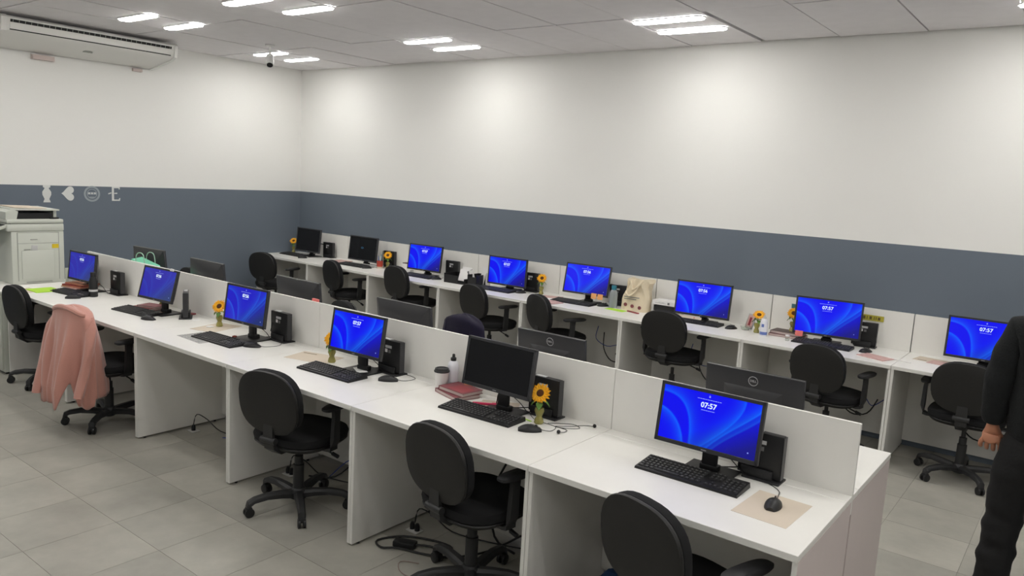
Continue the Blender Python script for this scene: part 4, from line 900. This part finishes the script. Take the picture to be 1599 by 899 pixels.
obj('door_seam', MB().box(hx+.0055, hx+.0067, -hy+.05, hy-.05, .362, .366).box(hx-.001, hx+.0012, -hy+.044, -hy+.049, .03, .46).box(hx-.001, hx+.0012, hy-.049, hy-.044, .03, .46).box(hx-.001, hx+.0012, -hy+.044, hy-.044, .456, .461), 'copier2', t)
obj('latch', MB().box(hx+.006, hx+.010, -hy+.155, -hy+.205, .30, .345, .001, seg=1), 'sticker', t)
obj('grip', MB().box(hx+.006, hx+.0105, -hy+.15, -hy+.205, .395, .402).box(hx+.006, hx+.0105, -hy+.095, -hy+.145, .305, .312), 'copier2', t)
obj('sticker', MB().box(hx+.001, hx+.0075, hy-.105, hy-.05, .315, .352), 'yellow', t)
obj('bottom_slot', MB().box(hx+.0, hx+.004, -hy+.11, hy-.11, .012, .02), 'copier2', t)
# document feeder: raised lid with dark tunnel and a sheet tray
fd = obj('document_feeder', MB().loft([[(-hx+.01, y_, z_) for y_, z_ in ((-hy-.03, .576), (-hy-.03, .640), (-hy+.02, .665), (-hy+.07, .645), (-hy+.055, .576))], [(hx-.02, y_, z_) for y_, z_ in ((-hy-.03, .576), (-hy-.03, .640), (-hy+.02, .665), (-hy+.07, .645), (-hy+.055, .576))]]), 'copier', t)
obj('feeder_tray', MB().add([(-hx+.02, -hy+.01, .655), (hx-.03, -hy+.01, .655), (hx-.03, hy-.02, .650), (-hx+.02, hy-.02, .650), (-hx+.02, -hy+.01, .67), (hx-.03, -hy+.01, .67), (hx-.03, hy-.02, .662), (-hx+.02, hy-.02, .662)], [(0, 3, 2, 1), (4, 5, 6, 7), (0, 1, 5, 4), (1, 2, 6, 5), (2, 3, 7, 6), (3, 0, 4, 7)]).box(-hx+.05, hx-.06, hy-.06, hy-.035, .575, .652), 'copier', t)
obj('feeder_tunnel', MB().box(-hx+.03, hx-.05, -hy+.06, hy-.075, .577, .628), 'black', t)
obj('output_guide', MB().box(-hx+.06, hx-.02, hy-.10, hy-.03, .577, .590), 'black', t)
cp = obj('control_panel', MB().box(-.19, .24, -.15, .02, -.012, .014, .006, Matrix.Translation((0, -hy-.02, .515)) @ Matrix.Rotation(.32, 4, 'X')), 'copier', t)
obj('touch_screen', MB().box(-.17, .22, -.14, .0, .0145, .0165, 0, Matrix.Translation((0, -hy-.02, .515)) @ Matrix.Rotation(.32, 4, 'X')), 'screenoff', cp)
t = thing('paper_stack', 'cream sheets lying on the copier feeder', 'paper', (-7.14, .385, 1.392)); obj('sheet', MB().add([(-.19, -.16, .002), (.20, -.16, .002), (.20, .10, -.006), (-.19, .10, -.006), (-.19, -.16, .006), (.20, -.16, .006), (.20, .10, -.002), (-.19, .10, -.002)], [(0, 3, 2, 1), (4, 5, 6, 7), (0, 1, 5, 4), (1, 2, 6, 5), (2, 3, 7, 6), (3, 0, 4, 7)]), 'paper', t)

# ================================================================ AIR CONDITIONER
t = thing('air_conditioner', 'long white air conditioner hung under the ceiling at left', 'air conditioner', (0, 0, 0))
y0, y1 = .40, 1.985
prof = [(-7.995, 3.115), (-7.47, 3.105), (-7.445, 3.085), (-7.475, 2.975), (-7.53, 2.945), (-7.995, 2.865)]
obj('casing', MB().loft([[(a, y0, b) for a, b in prof], [(a, y1, b) for a, b in prof]]), 'acw', t)
def inset(k): return [(a+(.03-.03*k if a > -7.6 else 0), b) for a, b in prof]
cc = [(-7.995, 3.118), (-7.46, 3.110), (-7.43, 3.085), (-7.455, 2.965), (-7.53, 2.932), (-7.995, 2.852)]
for (ya, yb) in ((y0-.045, y0), (y1, y1+.035)):
    obj('end_cap', MB().loft([[(a*.02+-7.75*.02+a*.96, ya if ya < y0 else yb, b*.97+3.0*.03) for a, b in cc], [(a, yb if ya < y0 else ya, b) for a, b in cc]]), 'acw', t)
nx, nz = .965, -.26          # face normal of the sloped front
def facebox(ya, yb, s0, s1, th, m, name, par=t):
    A = Vector((-7.445, 0, 3.085)); B = Vector((-7.475, 0, 2.975)); u = (B-A); n = Vector((u.z, 0, -u.x)).normalized(); n = n if n.x > 0 else -n
    p = [A+u*s0, A+u*s1]; v = []
    for q in p:
        for yy in (ya, yb):
            for k in (-.001, th): w_ = q+n*k; v.append((w_.x, yy, w_.z))
    return obj(name, MB().add(v, [(0, 1, 3, 2), (4, 6, 7, 5), (0, 4, 5, 1), (2, 3, 7, 6), (0, 2, 6, 4), (1, 5, 7, 3)]), m, par)
facebox(y0+.03, y1-.03, .12, .34, .002, 'acd', 'upper_slot')
for k in range(30):
    yy = y0+.05+k*(y1-y0-.1)/29
    if k % 1 == 0: facebox(yy, yy+.004, .12, .34, .0035, 'copier2', 'grille_fin')
facebox(y0+.03, y1-.03, .36, .86, .006, 'acw', 'louvre')
facebox(y0+.03, y1-.03, .88, .96, .003, 'acd', 'lower_slot')
obj('badge', MB().box(-7.70, -7.67, 1.16, 1.24, 2.905, 2.913), 'copier2', t).rotation_euler = (0, 0, 0)
obj('wall_bracket', MB().box(-8.008, -7.96, .80, 1.0, 2.80, 2.845).box(-8.008, -7.97, 1.80, 1.90, 2.82, 2.85), 'pages', t)

# ================================================================ SECURITY CAMERA
t = thing('security_camera', 'white bullet security camera hanging from the ceiling', 'camera', (-6.56, 2.55, ZC))
obj('mount', MB().lathe([(.045, -.018), (.05, -.01), (.05, 0)], 20), 'camw', t); obj('arm', MB().tube([(0, 0, -.015), (0, 0, -.09), (.01, -.01, -.12)], .012, 8), 'camw', t)
dr = Vector((.55, -.38, -.8)).normalized(); qm = Matrix.Translation((0, 0, -.165)) @ dr.to_track_quat('Z', 'Y').to_matrix().to_4x4()
hb = obj('housing', MB().lathe([(.026, -.09), (.038, -.075), (.040, .05), (.042, .055)], 20, qm), 'camw', t); obj('lens', MB().lathe([(.031, .054), (.031, .060), (.02, .062)], 20, qm), 'lens', hb)

# ================================================================ WALL EMBLEMS (left wall)
def decal(name, label, poly_list, y, z, m):
    t = thing(name, label, 'wall emblem', (XL+.0015, y, z), 0, 'emblems on the grey band')
    mx = Matrix(((0, 0, 1, 0), (1, 0, 0, 0), (0, 1, 0, 0), (0, 0, 0, 1)))
    for nm_, po, mm in poly_list:
        if callable(po): obj(nm_, po(), mm or m, t); continue
        k = MB().prism(po, .002, mx); obj(nm_, k, mm or m, t)
    return t
vs = [(-.035, .088), (.035, .088), (.035, .068), (.018, .058), (.026, .045), (.042, .02), (.042, -.01), (.030, -.035), (.022, -.055), (.030, -.07), (.035, -.088), (-.035, -.088), (-.030, -.07), (-.022, -.055), (-.030, -.035), (-.042, -.01), (-.042, .02), (-.026, .045), (-.018, .058), (-.035, .068)]
decal('wall_emblem', 'white vase-shaped emblem, leftmost on the grey band', [('emblem_shape', vs, None)], .905, 1.468, 'decal')
ht = []
for k in range(40):
    a = 2*PI*k/40; hx_ = 16*math.sin(a)**3; hy_ = 13*math.cos(a)-5*math.cos(2*a)-2*math.cos(3*a)-math.cos(4*a)
    ht.append((hy_*.0044+.006, -hx_*.0047))
decal('wall_emblem', 'white heart emblem lying on its side on the grey band', [('emblem_shape', ht[::-1], None)], 1.11, 1.474, 'decal')
def annulus(r1, r2):
    def f():
        n = 36; mk = lambda r_, x_: [(x_, r_*math.cos(2*PI*k/n), r_*math.sin(2*PI*k/n)) for k in range(n)]
        return MB().loft([mk(r1, 0), mk(r1, .002), mk(r2, .002), mk(r2, 0)], cap=False)
    return f
def roundel():
    m = MB()
    for dy in (-.03, 0, .03): m.lathe([(.009, 0), (.009, .003)], 12, Matrix.Translation((0, dy, .006)) @ Matrix.Rotation(PI/2, 4, 'Y'))
    return m
decal('wall_emblem', 'faint grey round seal emblem on the grey band', [('outer_ring', annulus(.064, .084), 'decal2'), ('inner_ring', annulus(.046, .053), 'decal2'), ('centre_bar', [(-.045, -.008), (.045, -.008), (.045, .018), (-.045, .018)], 'decal2'), ('dots', roundel, 'decal'), ('lower_bar', [(-.03, -.045), (.03, -.045), (.03, -.03), (-.03, -.03)], 'decal2')], 1.352, 1.474, 'decal')
decal('wall_emblem', 'white letter-E emblem with a small cross bar on the grey band', [('letter_stem', [(-.024, -.076), (-.002, -.076), (-.002, .076), (-.024, .076)], None), ('letter_top', [(-.002, .062), (.050, .062), (.052, .050), (.062, .050), (.062, .076), (-.002, .076)], None), ('letter_foot', [(-.002, -.076), (.062, -.076), (.066, -.045), (.054, -.048), (.050, -.062), (-.002, -.062)], None), ('cross_bar', [(-.062, -.006), (-.03, .003), (-.03, .016), (-.062, .006)], None), ('cross_bar', [(.002, .0), (.034, .0), (.034, .013), (.002, .010)], None)], 1.585, 1.478, 'decal')

# ================================================================ PERSON (standing at the right edge, back to the camera)
def skin(name, verts, edges, m, parent, sub=2, root=0, post=None):
    me = bpy.data.meshes.new(name+'_cage'); me.from_pydata([v[:3] for v in verts], edges, []); o = bpy.data.objects.new(name+'_cage', me); C.objects.link(o)
    o.modifiers.new('skin', 'SKIN'); d = me.skin_vertices[0].data
    for i, v in enumerate(verts):
        r_ = v[3]; d[i].radius = r_ if isinstance(r_, tuple) else (r_, r_); d[i].use_root = (i == root)
    sb = o.modifiers.new('sub', 'SUBSURF'); sb.levels = sub; sb.render_levels = sub
    dg = bpy.context.evaluated_depsgraph_get(); dg.update(); out = bpy.data.meshes.new_from_object(o.evaluated_get(dg)); bpy.data.objects.remove(o)
    if post: 
        for v in out.vertices: v.co = post(v.co)
    out.name = name; out.materials.clear(); out.polygons.foreach_set('use_smooth', [True]*len(out.polygons))
    return obj(name, out, m, parent)
pr = thing('person', 'person in black sweater and black trousers, back turned, arm hanging, at right edge', 'person', (.557, 1.54, .035))
V = []; E_ = []
def av(x, y, z, r_, link=None):
    V.append((x, y, z, r_)); 
    if link is not None: E_.append((link, len(V)-1))
    return len(V)-1
pel = av(0, 0, .90, .05); bel = av(0, .0, 1.02, (.09, .06), pel); che = av(0, -.005, 1.20, (.135, .095), bel); nk0 = av(.02, 0, 1.36, (.085, .07), che); nk = av(.035, .01, 1.44, .05, nk0)
hd = av(.045, .03, 1.52, (.068, .078), nk); ht_ = av(.05, .035, 1.60, (.074, .088), hd); hc = av(.05, .03, 1.665, (.05, .06), ht_)
jw = av(.045, .105, 1.505, .026, hd); ns = av(.05, .145, 1.555, .012, ht_)
for sx in (-1, 1):
    sh_ = av(sx*.155+.01, -.005, 1.335, .062, nk0); el = av(sx*.205, -.035, 1.09, .042, sh_); fa = av(sx*.205, -.01, .98, .040, el); wr = av(sx*.198, .01, .885, (.030, .022), fa)
    pm = av(sx*.198, .012, .850, (.036, .017), wr); p2 = av(sx*.198, .014, .825, (.046, .018), pm)
    for j, (dx, L_) in enumerate(((-.038, .8), (-.0127, .95), (.0127, 1.0), (.038, .92))):     # little finger is outermost
        bx = sx*.198-sx*dx*-1; k1 = av(sx*.198+sx*(-dx), .016, .800, .0108, p2); k2 = av(sx*.198+sx*(-dx*1.02), .024, .800-.024*L_, .0104, k1); k3 = av(sx*.198-sx*dx, .043, .800-.040*L_, .0094, k2); av(sx*.198-sx*dx, .060, .800-.036*L_, .0068, k3)
    t1 = av(sx*.166, .028, .842, .011, pm); t2 = av(sx*.155, .050, .815, .010, t1); av(sx*.160, .064, .792, .0085, t2)
    hp = av(sx*.075, 0, .78, .045, pel); kn = av(sx*.10, .01, .48, .052, hp); cf = av(sx*.105, -.02, .32, .050, kn); an = av(sx*.11, -.03, .09, .034, cf); av(sx*.12, .09, .035, (.036, .022), an)
skin('body', V, E_, 'skin', pr, 2, post=lambda co: Vector((co.x*.6, co.y*.3, co.z)) if abs(co.x) < .140 and .60 < co.z < 1.25 else co)
hl = skin('hair', [(.05, -.005, 1.60, (.082, .085)), (.052, .025, 1.665, (.066, .078)), (.045, -.045, 1.53, (.062, .05)), (.04, -.045, 1.47, (.05, .035))], [(0, 1), (0, 2), (2, 3)], 'hair', pr, 2)
for sx in (-1, 1):
    obj('eye', MB().lathe([(.002, -.011), (.009, -.006), (.011, 0), (.009, .006), (.002, .011)], 12), 'eye', pr, (.05+sx*.028, .108, 1.568)); obj('ear', MB().lathe([(.006, -.004), (.018, 0), (.006, .006)], 12), 'skin', pr, (.05+sx*.078, .02, 1.555), (0, PI/2, 0))
obj('mouth', MB().box(-.02, .02, -.003, .003, -.003, .003, .002), 'lip', pr, (.046, .130, 1.512))
V = []; E_ = []
a = av(0, 0, .80, (.165, .125)); b = av(0, 0, .98, (.165, .12), a); c = av(0, -.005, 1.17, (.165, .125), b); d = av(.012, 0, 1.33, (.125, .10), c); e = av(.03, .005, 1.40, .066, d)
for sx in (-1, 1):
    s1 = av(sx*.150+.01, -.005, 1.325, .082, d); s2 = av(sx*.185, -.02, 1.20, .068, s1); s3 = av(sx*.198, -.035, 1.08, .062, s2); s4 = av(sx*.200, -.012, .98, .058, s3); s5 = av(sx*.198, .008, .915, .050, s4); av(sx*.198, .01, .888, .044, s5)
def wrinkle(co):
    n = math.sin(co.z*38+co.x*22)*.5+math.sin(co.z*61-co.y*40+co.x*9)*.35
    return co+Vector((n*.0035, n*.004, 0))
sw = skin('sweater', V, E_, 'wool', pr, 3, post=wrinkle)
V = []; E_ = []
a = av(0, 0, .88, (.150, .105)); up_ = av(0, 0, .98, (.125, .085), a); av(0, 0, 1.08, (.10, .07), up_)
for sx in (-1, 1):
    h1 = av(sx*.088, 0, .76, (.096, .100), a); h2 = av(sx*.098, .01, .62, (.088, .092), h1); h3 = av(sx*.108, .015, .46, (.078, .08), h2); h4 = av(sx*.115, -.01, .28, (.076, .078), h3); av(sx*.118, -.025, .09, (.070, .075), h4)
def wr2(co):
    n = math.sin(co.z*46+co.x*12)*.6+math.sin(co.z*83+co.y*30)*.3; k = 1.6 if co.z < .5 else .8
    return co+Vector((n*.0045*k, n*.004*k, 0))
skin('trousers', V, E_, 'trouser', pr, 3, post=wr2)
for sx in (-1, 1):
    obj('shoe', MB().loft([[(sx*.12+px*w_, .035+yy, max(.0, .045*h_+pz*h_)) for px, pz in sup(1, .045, 2.5, 20)] for yy, w_, h_ in ((-.12, .022, .7), (-.11, .034, 1.0), (-.04, .036, 1.15), (.04, .042, .95), (.10, .043, .7), (.14, .034, .5), (.155, .015, .35))]), 'shoe', pr)
